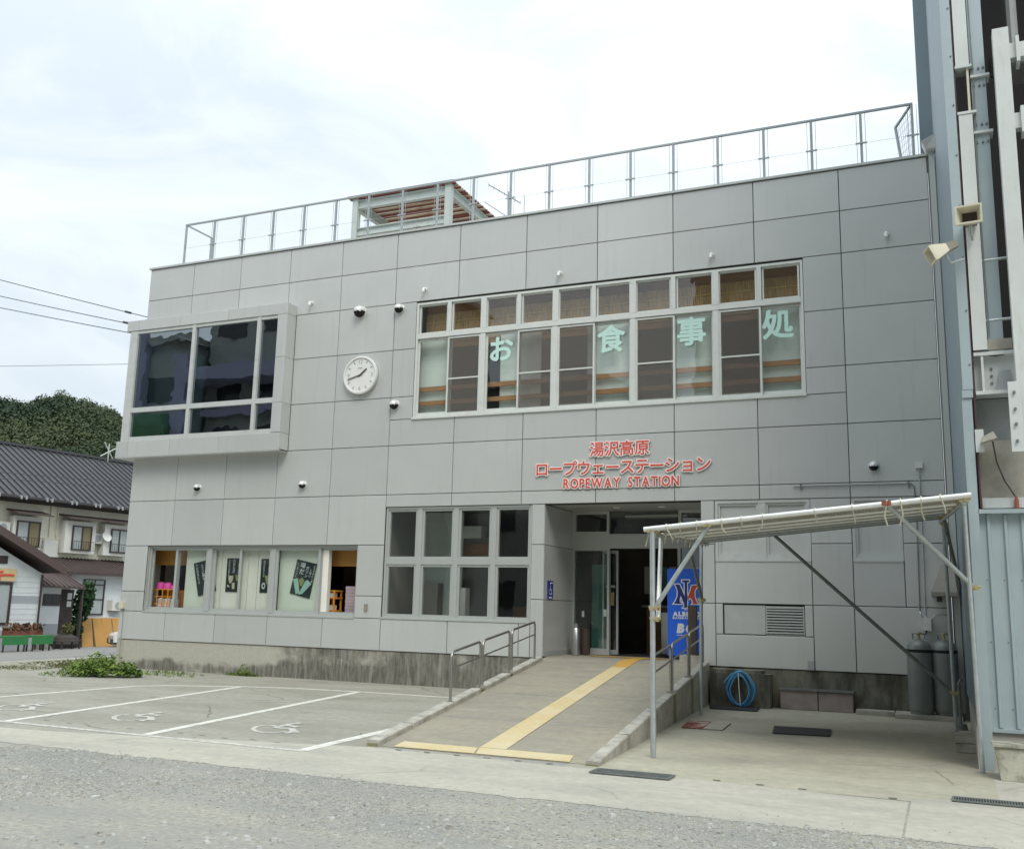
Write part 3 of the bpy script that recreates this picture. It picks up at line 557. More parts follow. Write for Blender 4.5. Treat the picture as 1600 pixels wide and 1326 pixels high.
for i in range(10):
    a, b = XC[i] + (.05 if i else .03), XC[i + 1] - .05
    fm = MB(); fm.box(a, a + .03, .05, .1, 7.065, 7.695).box(b - .03, b, .05, .1, 7.065, 7.695).box(a + .03, b - .03, .05, .1, 7.065, 7.095).box(a + .03, b - .03, .05, .1, 7.665, 7.695)
    fm.build('sash', M_white_al, uw); MB().box(a + .03, b - .03, .072, .078, 7.095, 7.665).build('pane', M_glass, uw)
    scr = i in (1, 3, 4, 6, 8); u0, u1 = XC[i - i % 2] + .055, XC[i - i % 2 + 2] - .055
    if i == 0: u0 = 7.45
    if i == 9: u1 = 15.16
    mid = XC[i - i % 2 + 1]; a, b = (u0, mid + .02) if i % 2 == 0 else (mid - .02, u1)
    y = .06 if i % 2 == 0 else .095
    fm = MB(); fm.box(a, a + .04, y, y + .03, 5.33, 6.955).box(b - .04, b, y, y + .03, 5.33, 6.955).box(a + .04, b - .04, y, y + .03, 5.33, 5.40).box(a + .04, b - .04, y, y + .03, 6.91, 6.955)
    fm.build('sash', M_white_al, uw); MB().box(a + .04, b - .04, y + .012, y + .018, 5.40, 6.91).build('pane', M_glass, uw)
    if scr:
        y = .022; fm = MB(); fm.box(a, a + .035, y, y + .02, 5.325, 6.95).box(b - .035, b, y, y + .02, 5.325, 6.95).box(a + .035, b - .035, y, y + .02, 5.325, 5.37).box(a + .035, b - .035, y, y + .02, 6.915, 6.95).box(a + .035, b - .035, y, y + .02, 6.055, 6.085)
        fm.build('screen_frame', M_white_al, uw); MB().box(a + .035, b - .035, y + .009, y + .011, 5.37, 6.915).build('screen', M_screen, uw)
# things behind the long window
bl = MB()
for a, b in ((7.15, 8.12), (9.22, 9.95), (11.08, 11.98), (12.75, 13.6), (14.36, 15.16)): bl.box(a, b, .30, .31, 5.31, 6.98)
MB().box(9.9, 10.12, .27, .28, 5.31, 6.98).build('shop_curtain', M_blind2, uw)
bl.build('blind', M_blind, uw)
for z in (5.93, 5.63): MB().box(7.42, 15.18, .20, .25, z - .045, z + .045).build('hand_rail', M_wood, uw)
sl = MB(); x = 7.42
while x < 15.2: sl.box(x, x + .035, .42, .44, 6.98, 7.60); x += .039
sl.build('slat', M_bamboo, uw, kind='stuff')
MB().box(7.42, 15.2, .45, .47, 6.85, 7.78).build('valance', M_wood, uw)
MB().path([(7.42, .40, 7.40), (15.2, .40, 7.40)], .014, 6).build('bamboo_rod', M_rod, uw)

# --- lower left shop window
sw = window_frame(.675, 6.245, 1.255, 2.705, [], [], .085, .2, .05, .06, M_grey_al, 'shop_window', B)
MB().box(.665, 6.25, -.012, .085, 1.235, 1.272).build('sill', M_coping, sw)
MB().box(.672, .69, .03, .2, 1.28, 2.70).box(6.23, 6.248, .03, .2, 1.28, 2.70).box(.69, 6.23, .04, .2, 2.69, 2.708).build('reveal', M_grey_al, sw)
for x, w in ((2.40, .12), (4.11, .12)): MB().box(x - w / 2, x + w / 2, .07, .2, 1.305, 2.655).build('mullion', M_grey_al, sw)
def sash(a, b, y, parent, m=M_grey_al, pane=True, z0=1.305, z1=2.655, w=.055, g=M_glass):
    fm = MB(); fm.box(a, a + w, y, y + .04, z0, z1).box(b - w, b, y, y + .04, z0, z1).box(a + w, b - w, y, y + .04, z0, z0 + .05).box(a + w, b - w, y, y + .04, z1 - .04, z1); fm.build('sash', m, parent)
    if pane: MB().box(a + w, b - w, y + .017, y + .023, z0 + .05, z1 - .04).build('pane', g, parent)
sash(1.42, 2.34, .095, sw); sash(.73, 1.50, .14, sw, pane=False, w=.03)
sash(2.46, 3.24, .14, sw); sash(3.20, 4.05, .095, sw); sash(4.17, 5.30, .095, sw); sash(5.30, 6.19, .14, sw, pane=False, w=.03)
MB().box(1.62, 2.42, .24, .25, 1.30, 2.66).build('mint_blind', M_blind3, sw); MB().box(4.17, 5.26, .24, .25, 1.30, 2.66).build('mint_blind', M_blind3, sw)
cs = MB()
for a, b in ((2.44, 2.62), (2.63, 3.34), (3.35, 3.60), (3.61, 4.10)): cs.box(a, b, .235, .245, 1.30, 2.66)
cs.build('cream_curtain', M_blind2, sw)
MB().box(5.31, 5.47, .15, .26, 1.30, 2.66).build('post', M_blind2, sw)
MB().box(.23, 1.6, .48, .52, 2.30, 2.72).build('lintel_board', M_orange, sw); MB().box(5.2, 6.24, .48, .52, 2.30, 2.72).build('lintel_board', M_orange, sw)
MB().box(.22, 6.7, .27, 1.1, .63, 1.27).build('counter', M_wood, sw)
MB().box(.201, .22, .28, 2.4, .63, 3.5).build('inner_wall', M_blind2, B); MB().box(.22, .24, .62, .72, .63, 3.5).box(.22, .24, .95, 1.08, .63, 3.5).build('dark_post', M_int_dark, B)
MB().box(.45, .62, 1.3, 1.34, 1.2, 3.4).box(.95, 1.15, 1.3, 1.34, 1.2, 3.4).build('dark_post', M_int_dark, B); MB().box(.2, 1.6, 1.42, 1.46, .63, 3.5).build('inner_wall', M_blind2, B)
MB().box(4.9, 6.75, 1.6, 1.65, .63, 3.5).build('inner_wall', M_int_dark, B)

# --- lower middle window, four by two panes
mw = window_frame(6.885, 10.095, 1.268, 3.472, [7.66, 8.475, 9.29], [2.385], .03, .16, .04, .11, M_grey_al, 'lobby_window', B)
MB().box(6.88, 10.10, -.012, .05, 1.248, 1.285).build('sill', M_coping, mw)
for a, b in ((6.925, 7.605), (7.715, 8.42), (8.53, 9.235), (9.345, 10.055)):
    for z0, z1 in ((1.308, 2.33), (2.44, 3.432)):
        fm = MB(); w = .045
        fm.box(a, a + w, .055, .12, z0, z1).box(b - w, b, .055, .12, z0, z1).box(a + w, b - w, .055, .12, z0, z0 + w).box(a + w, b - w, .055, .12, z1 - w, z1); fm.build('sash', M_grey_al, mw)
        MB().box(a + w, b - w, .085, .092, z0 + w, z1 - w).build('pane', M_glass, mw)
MB().box(7.0, 7.5, 1.2, 1.45, .63, 2.0).build('cabinet', M_int, B); MB().box(8.7, 9.9, 2.4, 2.9, .63, 1.55).build('lobby_counter', M_wood, B); MB().box(8.9, 9.8, 3.4, 3.45, 1.6, 2.6).build('notice_board', M_blind2, B); MB().box(8.0, 8.25, 1.0, 1.2, .63, 1.9).build('leaflet_stand', M_white, B)
MB().box(6.9, 7.9, 1.5, 1.55, .63, 3.5).build('inner_wall', M_blind, B); MB().box(7.9, 8.35, 1.45, 1.7, 2.95, 3.2).build('air_conditioner', M_white, B)  # pale wall added to stand in for bright reflections in the first panes
MB().box(7.6, 8.5, 1.75, 1.8, 2.6, 2.85).build('menu_board', M_wood, B); MB().box(6.9, 8.6, 1.8, 1.85, .63, 3.5).build('inner_wall', M_int, B)

# --- boarded windows on the right and the louvre
def boarded(x0, x1, xm):
    f = window_frame(x0 + .004, x1 - .004, 2.428, 3.470, xm, [], .015, .11, .05, .13, M_bayframe, 'boarded_window', B)
    e = [x0 + .054] + [v for x in xm for v in (x - .065, x + .065)] + [x1 - .054]
    for a, b in zip(e[::2], e[1::2]):
        fm = MB(); w = .04; fm.box(a, a + w, .04, .1, 2.478, 3.42).box(b - w, b, .04, .1, 2.478, 3.42).box(a + w, b - w, .04, .1, 2.478, 2.54).box(a + w, b - w, .04, .1, 3.38, 3.42); fm.build('sash', M_bayframe, f)
        MB().box(a + w, b - w, .075, .09, 2.54, 3.38).build('board', M_panel, f)
    MB().box(x0 + .01, x1 - .01, -.012, .03, 2.405, 2.426).build('sill', M_coping, f)
boarded(13.58, 15.21, [14.40]); boarded(15.87, 16.66, [])
lv = MB().box(14.43, 15.065, .03, .05, 1.17, 1.20).box(14.43, 15.065, .0, .05, 1.62, 1.66).box(14.43, 14.45, .004, .05, 1.2, 1.62).box(15.045, 15.065, .004, .05, 1.2, 1.62).build('louvre', M_grey_al, B)
for k in range(9): z = 1.208 + k * .0465; MB().add([(14.45, .003, z), (15.045, .003, z), (15.045, .04, z + .012), (14.45, .04, z + .012), (14.45, .003, z + .021), (15.045, .003, z + .021), (15.045, .04, z + .033), (14.45, .04, z + .033)], [(0, 1, 2, 3), (4, 5, 6, 7), (0, 1, 5, 4), (2, 3, 7, 6), (1, 2, 6, 5), (3, 0, 4, 7)]).build('slat', M_coping, lv)
MB().box(14.44, 15.055, .10, .115, 1.19, 1.65).build('louvre_back', M_black, lv)
MB().box(13.6, 15.2, .12, .14, 1.17, 1.69).build('wall', M_joint, B)
MB().panel(13.722, 14.42, 1.18, 1.672, y=.03).build('panel', M_coping, B)
MB().box(15.10, 15.20, -.02, .0, .64, .78).build('notch_box', M_towergrey, B)  # small grey box where the panel is notched

# --- entrance recess
lw = MB().box(10.30, 10.345, .03, 1.75, .60, 3.475).build('recess_wall', M_joint, B)
for z0, z1 in ((.66, 1.69), (1.69, 2.712), (2.712, 3.47)):
    MB().box(10.345, 10.362, .012, 1.595, z0 + .006, z1 - .006).build('panel', M_panel, B)
    MB().box(13.34, 13.357, .012, 1.595, z0 + .006, z1 - .006).build('panel', M_panel, B)
MB().box(13.357, 13.40, .03, 1.75, .60, 3.475).build('recess_wall', M_joint, B)
MB().box(10.345, 13.36, .035, 1.75, 3.478, 3.52).build('recess_ceiling', M_panel, B)
for x in (11.5, 12.4): MB().lathe([(.07, 3.462), (.075, 3.476)], (x, .9, 0), 16).build('downlight', M_white, B)
MB().box(10.36, 13.345, .30, 1.6, .5, .652).build('landing', M_ramp, B)
MB().box(10.363, 10.37, .05, 1.5, .654, .75).build('skirting', M_towergrey, B)
en = MB().box(10.362, 13.338, 1.56, 1.68, 2.735, 3.02).build('entrance_front', M_grey_al, B)
fm = MB().box(10.362, 10.42, 1.56, 1.66, 3.02, 3.475).box(11.08, 11.13, 1.56, 1.66, 3.02, 3.475).box(10.42, 11.08, 1.56, 1.66, 3.42, 3.475).box(10.42, 11.08, 1.56, 1.66, 3.02, 3.07)
fm.build('transom_frame', M_grey_al, en); fm = MB(); fm.box(12.54, 12.60, 1.56, 1.66, 3.02, 3.475).box(13.28, 13.338, 1.56, 1.66, 3.02, 3.475).box(12.60, 13.28, 1.56, 1.66, 3.42, 3.475).box(12.6, 13.28, 1.56, 1.66, 3.02, 3.07).build('transom_frame', M_grey_al, en)
for a, b in ((10.42, 11.08), (11.13, 12.54), (12.60, 13.28)): MB().box(a, b, 1.61, 1.617, 3.03, 3.46).build('pane', M_glass_door, en)
fm = MB().box(10.366, 10.40, 1.57, 1.65, .66, 2.735).box(11.09, 11.14, 1.56, 1.66, .66, 2.735).box(10.40, 11.09, 1.57, 1.65, .66, .78).box(10.40, 11.09, 1.575, 1.645, 2.69, 2.735).build('sidelight_frame', M_grey_al, en)
MB().box(10.40, 11.09, 1.605, 1.612, .78, 2.69).build('pane', M_glass_door, en)
fm = MB().box(12.52, 12.58, 1.56, 1.66, .66, 2.735).box(13.28, 13.336, 1.57, 1.65, .66, 2.735).box(12.58, 13.28, 1.575, 1.645, .66, .76).build('sidelight_frame', M_grey_al, en)
MB().box(12.58, 13.28, 1.605, 1.612, .76, 2.735).build('pane', M_glass_door, en)
dr = MB().box(10.95, 10.99, 1.70, 1.74, .67, 2.70).box(11.24, 11.28, 1.70, 1.74, .67, 2.70).box(10.99, 11.24, 1.70, 1.74, .67, .76).box(10.99, 11.24, 1.70, 1.74, 2.64, 2.70).build('sliding_door', M_towergrey, en)
MB().box(10.99, 11.24, 1.715, 1.722, .76, 2.64).build('pane', M_glass_door, dr)
MB().box(10.52, 10.82, 2.3, 2.33, .66, 2.45).build('teal_partition', M_teal, B)
MB().box(10.95, 11.10, 2.0, 2.01, 1.62, 1.88).build('notice', M_rod, B); MB().box(10.93, 11.12, 2.0, 2.01, 1.97, 2.02).build('notice', M_white, B); MB().box(11.0, 11.07, 1.62, 1.625, 1.40, 1.54).build('notice', M_white, en); MB().box(10.55, 10.60, 1.62, 1.625, 1.38, 1.50).build('notice', M_white, en)
MB().box(11.2, 12.3, 4.0, 4.3, .63, 1.6).build('counter', M_wood, B); MB().box(11.1, 12.4, 3.95, 4.3, 1.6, 1.65).build('counter_top', M_grey_al, B)
for k in range(7): MB().box(11.05 + k * .19, 11.20 + k * .19, 4.36, 4.40, 1.9, 2.5).build('leaflet_rack', (M_blind2, M_int, M_teal)[k % 3], B)
MB().box(11.16, 12.5, 1.75, 2.6, .653, .665).build('door_mat', M_rubber, B); MB().box(11.75, 12.0, 3.2, 3.5, .653, 1.5).build('ticket_gate', M_stainless, B); MB().box(12.25, 12.5, 3.2, 3.5, .653, 1.5).build('ticket_gate', M_stainless, B)
MB().box(11.2, 12.5, 2.4, 2.7, 3.42, 3.47).build('ceiling_lamp', M_white, B)
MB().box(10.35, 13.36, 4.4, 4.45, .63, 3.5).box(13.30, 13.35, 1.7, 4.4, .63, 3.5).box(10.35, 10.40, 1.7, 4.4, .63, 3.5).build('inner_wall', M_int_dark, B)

# ------------------------------------------------------------------ things on the facade
def wall_letters():
    S = thing('lettering_sign', 'red and white raised Japanese and English lettering above the entrance', 'sign', (11.85, -.01, 3.7))
    lines = [("湯沢高原", [11.405 + .29 * k for k in range(4)], 4.478, .292), ("ロープウェーステーション", [10.30 + .2818 * k for k in range(12)], 4.135, .300)]
    for txt, xsn, cz, sz in lines:
        for ch, x in zip(txt, xsn):
            w = bold_mb(ch, x, -.018, cz, sz, .080, .04, 12, center='em').build('letter', M_signwhite, S)
            bold_mb(ch, x, -.034, cz, sz, .012, .012, 5, center='em').build('letter_face', M_red, w)
    txt = "ROPEWAY STATION"; sz = .258; wd = []
    for ch in txt:
        if ch == ' ': wd.append(.16); continue
        vs, _ = glyph(ch, .02, .012); wd.append((max(v.x for v in vs) - min(v.x for v in vs)) * sz + .028)
    k = 2.24 / sum(wd); x = 10.73
    for ch, w in zip(txt, wd):
        if ch != ' ':
            o = bold_mb(ch, x + w * k / 2, -.018, 3.846, sz, .085, .04, 12, sx=k).build('letter', M_signwhite, S); bold_mb(ch, x + w * k / 2, -.034, 3.846, sz, .016, .012, 5, sx=k).build('letter_face', M_red, o)
        x += w * k
wall_letters()
WLt = thing('window_lettering', 'mint green Japanese lettering stuck on the upper dining windows', 'lettering', (12, .05, 6.6))
for ch, x, z in (('お', 9.35, 6.61), ('食', 11.64, 6.62), ('事', 13.19, 6.62), ('処', 14.745, 6.61)):
    bold_mb(ch, x, .054, z, .56, .030, .003, 8).build('letter', M_mint, WLt)

def vent(x, z, r, label):
    t = thing('vent_hood', label, 'vent', (x, 0, z), 'round vent hoods on the grey facade'); n = 14; up = MB(); dn = MB()
    MB().lathe([(r * 1.02, 0), (r * 1.02, -.02), (r * .9, -.03)], (x, -.0, z), 20, 'Y').build('flange', M_vent, t, True)
    ring = []
    for i in range(9):
        ph = math.pi / 2 * i / 8
        ring.append([(x + r * math.cos(ph) * math.cos(a), -.03 - r * 1.25 * math.sin(ph), z + r * math.cos(ph) * math.sin(a)) for a in [2 * math.pi * k / 20 for k in range(20)]])
    for i in range(8):
        for k in range(20):
            q = [ring[i][k], ring[i][(k + 1) % 20], ring[i + 1][(k + 1) % 20], ring[i + 1][k]]; c = sum((Vector(p) for p in q), Vector()) / 4
            if (c.z - z) < -.10 * r and c.y < -.03 - .0 * r and (c.z - z) * 1.0 < .25 * (-(c.y + .03)) : dn.add([Vector((x, -.03, z)) + (Vector(p) - Vector((x, -.03, z))) * .93 for p in q], [(0, 1, 2, 3)])
            else: up.add(q, [(0, 1, 2, 3)])
    up.build('hood', M_vent, t, True); dn.build('mouth', M_black, t)
vent(6.03, 7.68, .135, 'largest round vent hood, between bay window and dining windows'); vent(6.995, 7.655, .105, 'round vent hood at top left corner of the dining windows')
vent(6.985, 5.59, .105, 'round vent hood below the clock beside dining window sill'); vent(1.99, 4.0, .085, 'small vent hood under the bay window')
vent(4.82, 3.99, .085, 'small vent hood right of and below the bay window'); vent(16.26, 3.99, .085, 'small vent hood above the carport roof')
for x, l in ((4.75, 'small white pipe end right of the bay window top'), (7.59, 'small white pipe end above first dining window'), (10.60, 'small white pipe end above the middle dining windows'), (13.60, 'small white pipe end above third lettered window'), (16.63, 'small white pipe end at far right near the tower')):
    t = thing('pipe_end', l, 'pipe', (x, 0, 8.0), 'small white pipe ends in a row')
    MB().path([(x, .0, 8.02), (x, -.06, 8.02), (x, -.085, 8.0), (x, -.09, 7.94)], .032, 10).build('spout', M_white, t, True); MB().lathe([(.045, 0), (.045, -.012)], (x, 0, 8.02), 14, 'Y').build('collar', M_white, t)
# clock
ck = thing('wall_clock', 'round white wall clock showing about twenty to two', 'clock', (6.15, 0, 6.27))
MB().lathe([(.36, 0), (.40, -.02), (.415, -.08), (.405, -.105), (.375, -.11), (.365, -.085)], (6.15, 0, 6.27), 40, 'Y').build('case', M_white, ck, True)
MB().lathe([(.37, -.08), (.37, -.084)], (6.15, 0, 6.27), 40, 'Y').build('dial', M_dial, ck)
def clock_rad(h, r0, r1, w, y, name, m):
    a = R(90 - h * 30); d = Vector((math.cos(a), 0, math.sin(a))); c = Vector((6.15, y, 6.27)); MB().bar(c + d * r0, c + d * r1, w, .006, (0, 1, 0)).build(name, m, ck)
for h in range(12):
    if h % 3: clock_rad(h, .28, .335, .018, -.088, 'tick', M_grey_print)
for ch, h in (('12', 0), ('3', 3), ('6', 6), ('9', 9)):
    a = R(90 - h * 30); glyph_mb(ch, 6.15 + .285 * math.cos(a), -.086, 6.27 + .285 * math.sin(a), .115, .004, .01).build('numeral', M_grey_print, ck)
clock_rad(1.70, -.05, .20, .034, -.094, 'hour_hand', M_darkgrey); clock_rad(42.4 / 5, -.06, .31, .022, -.101, 'minute_hand', M_darkgrey)
MB().box(6.09, 6.20, -.09, -.085, 6.415, 6.43).build('maker_mark', M_grey_print, ck)
# wheelchair sign in the recess
ws = thing('wheelchair_sign', 'small blue wheelchair sign on the left wall of the entrance recess', 'sign', (10.37, .33, 1.87))
MB().box(10.363, 10.375, .19, .47, 1.71, 2.05).build('plate', M_signblue, ws)
def side_dot(y, z, w, h): return MB().box(10.3752, 10.378, y - w / 2, y + w / 2, z - h / 2, z + h / 2)
mb = MB()
for k in range(10):
    a0, a1 = R(150 + k * 25), R(150 + (k + 1) * 25); mb.add([(10.377, .32 + q * math.cos(a), 1.86 + q * math.sin(a)) for q, a in ((.06, a0), (.075, a0), (.075, a1), (.06, a1))], [(0, 1, 2, 3)])
mb.add([(10.377, y, z) for y, z in ((.31, 1.86), (.33, 1.86), (.33, 1.97), (.31, 1.97))], [(0, 1, 2, 3)]).add([(10.377, y, z) for y, z in ((.31, 1.88), (.38, 1.88), (.41, 1.79), (.39, 1.79), (.365, 1.865), (.31, 1.865))], [(0, 1, 2, 3, 4, 5)])
mb.build('wheelchair_symbol', M_printwhite, ws); side_dot(.33, 2.0, .03, .03).build('head_mark', M_printwhite, ws); side_dot(.33, 1.735, .16, .025).build('caption', M_printwhite, ws); side_dot(.40, 2.01, .07, .018).build('caption', M_printwhite, ws)
# junction box with cable at the left corner
jb = thing('junction_box', 'small yellowed junction box with thin cable at the left building corner', 'box', (.10, 0, 1.37))
MB().box(.04, .16, -.075, 0, 1.30, 1.45).build('case', M_cream, jb); MB().path([(.12, -.02, 1.3), (.13, -.012, 1.1), (.125, -.012, .62), (.125, -.005, .02)], .009, 6).build('cable', M_towergrey, jb)
ob = tag(MB().box(6.49, 6.56, -.03, 0, 1.40, 1.53).build('doorbell_box', M_hood), 'tiny beige box between shop window and lobby window', 'box')
# conduit on the right
cd = thing('wall_conduit', 'thin grey conduit running along the facade above the boarded windows', 'conduit', (16, 0, 3.7))
MB().path([(14.95, -.03, 3.68), (16.83, -.03, 3.68), (16.87, -.03, 3.63), (16.88, -.03, 3.0), (16.86, -.03, 1.62)], .011, 8).build('pipe', M_galv_dark, cd)
MB().path([(16.955, -.03, 3.95), (16.95, -.03, 2.5), (16.94, -.03, 1.55), (16.98, -.12, 1.45), (17.1, -.12, 1.58), (17.3, -.12, 1.58)], .012, 8).build('pipe', M_galv, cd)
MB().box(16.90, 17.01, -.07, 0, 3.93, 4.03).build('switch_box', M_white_al, cd)
for x in (15.07, 16.78): MB().box(x - .01, x + .01, -.045, 0, 3.62, 3.72).build('clip', M_galv_dark, cd)
# posters in the shop window
def poster(pts, y, label, seed, cols):
    t = thing('poster', label, 'poster', (sum(p[0] for p in pts) / 4, y, sum(p[1] for p in pts) / 4), 'black posters in the shop window')
    P = [Vector((p[0], y, p[1])) for p in pts]                        # tl, tr, br, bl
    MB().prism(P, (0, .004, 0)).build('sheet', M_poster, t); r = random.Random(seed)
    U = lambda u, v, k=0: (P[0] * (1 - u) + P[1] * u) * (1 - v) + (P[3] * (1 - u) + P[2] * u) * v + Vector((0, -.002 - k * .001, 0))
    ang = math.atan2((P[1] - P[0]).z, (P[1] - P[0]).x); wdt = (P[1] - P[0]).length
    for (u, v0, txt, sz) in cols:
        mb = MB(); v = v0
        for ch in txt:
            c = U(u, v); q = glyph_mb(ch, c.x, c.y, c.z, sz * wdt, .02, .0, roll=ang); mb.add(q.v, q.f); v += sz * wdt / (P[3] - P[0]).length * .98
        mb.build('print', M_poster_print, t)
    return t, U
def shape(U, t, uv, m, k=1): MB().add([U(u, v, k) for u, v in uv], [tuple(range(len(uv)))]).build('picture', m, t)
t, U = poster([(1.835, 2.33), (2.33, 2.44), (2.52, 1.74), (2.03, 1.61)], .222, 'tilted black poster half behind the first window post', 1, [(.16, .10, "てがみをどうぞ", .13), (.45, .14, "とくに朝や", .15), (.78, .08, "おい", .26)])
shape(U, t, [(.5, .62), (.75, .52), (.95, .55), (.9, .72), (.6, .75)], M_poster_mint)
t, U = poster([(2.765, 2.45), (3.17, 2.45), (3.175, 1.72), (2.77, 1.72)], .222, 'upright black poster showing a pale bowl', 2, [(.18, .08, "こだわりのあじ", .125), (.50, .08, "心からだ", .19), (.82, .18, "おもてなし", .11)])
shape(U, t, [(.16, .52), (.5, .52), (.46, .66), (.36, .74), (.26, .74), (.18, .64)], M_poster_cream); shape(U, t, [(.62, .50), (.9, .48), (.88, .66), (.7, .68)], M_poster_olive); shape(U, t, [(.42, .74), (.6, .72), (.62, .90), (.45, .92)], M_poster_cream, 2); shape(U, t, [(.1, .78), (.26, .82), (.3, .86), (.12, .85)], M_poster_print)
t, U = poster([(3.69, 2.44), (4.085, 2.44), (4.085, 1.72), (3.69, 1.715)], .222, 'upright black poster partly behind the second window post', 3, [(.22, .08, "地元の味をどうぞ", .115), (.60, .08, "やっぱり", .19)])
shape(U, t, [(.3, .50), (.62, .48), (.72, .70), (.6, .82), (.42, .72)], M_poster_olive); shape(U, t, [(.12, .78), (.2, .70), (.34, .72), (.38, .82), (.28, .90), (.15, .87)], M_poster_print); shape(U, t, [(.19, .79), (.24, .75), (.31, .77), (.32, .82), (.26, .85), (.2, .83)], M_poster, 2); shape(U, t, [(.66, .72), (.98, .60), (.98, .92), (.74, .9)], M_poster_mint)
t, U = poster([(4.625, 2.435), (5.13, 2.335), (4.99, 1.61), (4.48, 1.72)], .222, 'tilted black poster with two mint packets', 4, [(.11, .12, "こころ一つに", .105), (.36, .14, "喝だ", .25), (.60, .18, "ガツン", .16), (.78, .22, "と辛い", .12), (.93, .10, "おみやげに一本", .10)])
shape(U, t, [(.02, .58), (.24, .52), (.48, .92), (.30, .98)], M_poster_mint); shape(U, t, [(.62, .92), (.42, .98), (.62, .56), (.72, .50), (.95, .58)], M_poster_mint, 2); shape(U, t, [(.30, .56), (.45, .48), (.58, .54), (.52, .72), (.42, .72)], M_poster_olive)
# goods behind the two open window ends
rk = thing('wire_basket', 'orange wire basket of white bags in the shop window left end', 'basket', (.95, .42, 1.27))
mb = MB()
for x in (.56, .72, .88, 1.04, 1.20): mb.box(x, x + .018, .345, .36, 1.275, 1.745)
for z in (1.29, 1.42, 1.58, 1.74): mb.box(.56, 1.218, .36, .375, z, z + .02)
mb.build('wire_front', M_orange_wire, rk); MB().box(.56, 1.22, .70, .72, 1.275, 1.74).build('back', M_orange_wire, rk)
def bag(x0, x1, z0, z1, m, y=.42, name='bag', lab='', cat='bag', grp=None):
    mb = MB(); cx, cz = (x0 + x1) / 2, (z0 + z1) / 2; prof = [(0.15, z0), (.48, z0 + .02), (.5, cz), (.42, z1 - .03), (.12, z1)]
    vs = []; n = 10
    for r, z in prof:
        for k in range(n): a = 6.2832 * k / n; vs.append((cx + r * (x1 - x0) * math.cos(a) * (1 + .1 * math.sin(3 * a + x0 * 20)), y + .12 + .11 * 2 * r * math.sin(a), z))
    fs = [(i * n + k, i * n + (k + 1) % n, (i + 1) * n + (k + 1) % n, (i + 1) * n + k) for i in range(4) for k in range(n)] + [tuple(range(n)), tuple(range(4 * n, 5 * n))]
    return tag(mb.add(vs, fs).build(name, m, None, True), lab, cat, grp)
for k, (x0, x1) in enumerate(((.58, .80), (.80, 1.0), (1.0, 1.2))): bag(x0, x1, 1.275, 1.56, M_bag, lab=('left', 'middle', 'right')[k] + ' white paper bag inside the orange wire basket', grp='white bags in the wire basket')
for k, (x0, x1, z0, z1) in enumerate(((.56, .80, 1.74, 1.92), (.78, 1.0, 1.74, 1.91), (.98, 1.2, 1.74, 1.86))): bag(x0, x1, z0, z1, M_pink, y=.40, lab=('left', 'middle', 'right')[k] + ' bright pink bag piled on the orange wire basket', grp='pink bags on the wire basket')
rk = thing('shelf_rack', 'small orange shelf rack in the shop window right end', 'rack', (5.45, .45, 1.27))
mb = MB()
for x in (5.28, 5.50): mb.box(x, x + .03, .34, .37, 1.272, 1.80).box(x, x + .03, .60, .63, 1.272, 1.80)
mb.build('upright', M_orange_wire, rk)
for z in (1.36, 1.62, 1.77): MB().box(5.27, 5.54, .375, .64, z, z + .03).build('shelf', M_orange_wire, rk)
for z in (1.39, 1.65): MB().box(5.33, 5.48, .40, .52, z, z + .10).build('goods', M_bag, rk)
for k in range(9): tag(MB().box(5.80 + .006 * (k % 2), 6.10, .34, .62, 1.275 + k * .068, 1.338 + k * .068).build('box', M_mauve), ('bottom', 'second', 'third', 'fourth', 'fifth', 'sixth', 'seventh', 'eighth', 'topmost')[k] + ' flat mauve box from the bottom of the shop window stack'.replace('from the bottom ' if k in (0, 8) else '~', ''), 'box', 'stacked mauve boxes')

# ------------------------------------------------------------------ ramp, kerbs, tactile strips
RP = thing('entrance_ramp', 'concrete wheelchair ramp rising to the entrance', 'ramp', (12.3, -4, 0))
MB().add([(11.42, -7.5, .004), (13.92, -7.5, .004), (13.36, .02, .64), (13.36, .30, .656), (10.36, .30, .656), (10.42, -.2, .62), (11.42, -7.5, -.2), (13.92, -7.5, -.2), (13.36, .02, -.2), (13.36, .30, -.2), (10.36, .3, -.2), (10.42, -.2, -.2)],
         [(0, 1, 2, 5), (5, 2, 3, 4), (0, 6, 7, 1), (1, 7, 8, 2), (0, 5, 11, 6), (5, 4, 10, 11)]).build('ramp_surface', M_ramp, RP)
def kerb_piece(a, b, w, h, m, sign, name='kerb'):
    a = Vector(a); b = Vector(b); d = (b - a); n = Vector((-d.y, d.x, 0)).normalized() * w / 2; up = Vector((0, 0, h)); dn = Vector((0, 0, -1.0)); zs = lambda p: Vector((p.x, p.y, -.05))
    c = .012
    vs = [zs(a - n), zs(a + n), zs(b + n), zs(b - n), a - n, a + n, b + n, b - n, a - n * .85 + Vector((0, 0, c)), a + n * .85 + Vector((0, 0, c)), b + n * .85 + Vector((0, 0, c)), b - n * .85 + Vector((0, 0, c))]
    return MB().add(vs, [(8, 9, 10, 11), (4, 5, 9, 8), (5, 6, 10, 9), (6, 7, 11, 10), (7, 4, 8, 11), (0, 1, 5, 4), (1, 2, 6, 5), (2, 3, 7, 6), (3, 0, 4, 7)]).build(name, m, RP)
LA, LB = Vector((11.38, -7.56, .05)), Vector((10.44, -.35, .665)); RA, RB = Vector((13.94, -7.56, .03)), Vector((13.40, -.03, .70))
kl = [0, .14, .345, .53, .74, 1.0]
for t0, t1 in zip(kl, kl[1:]): kerb_piece(LA.lerp(LB, t0 + .004), LA.lerp(LB, t1 - (.028 if t0 > .3 and t1 < 1 else .004)), .15, .1, M_kerb, 1)
kr = [0, .18, .40, .575, .77, 1.0]
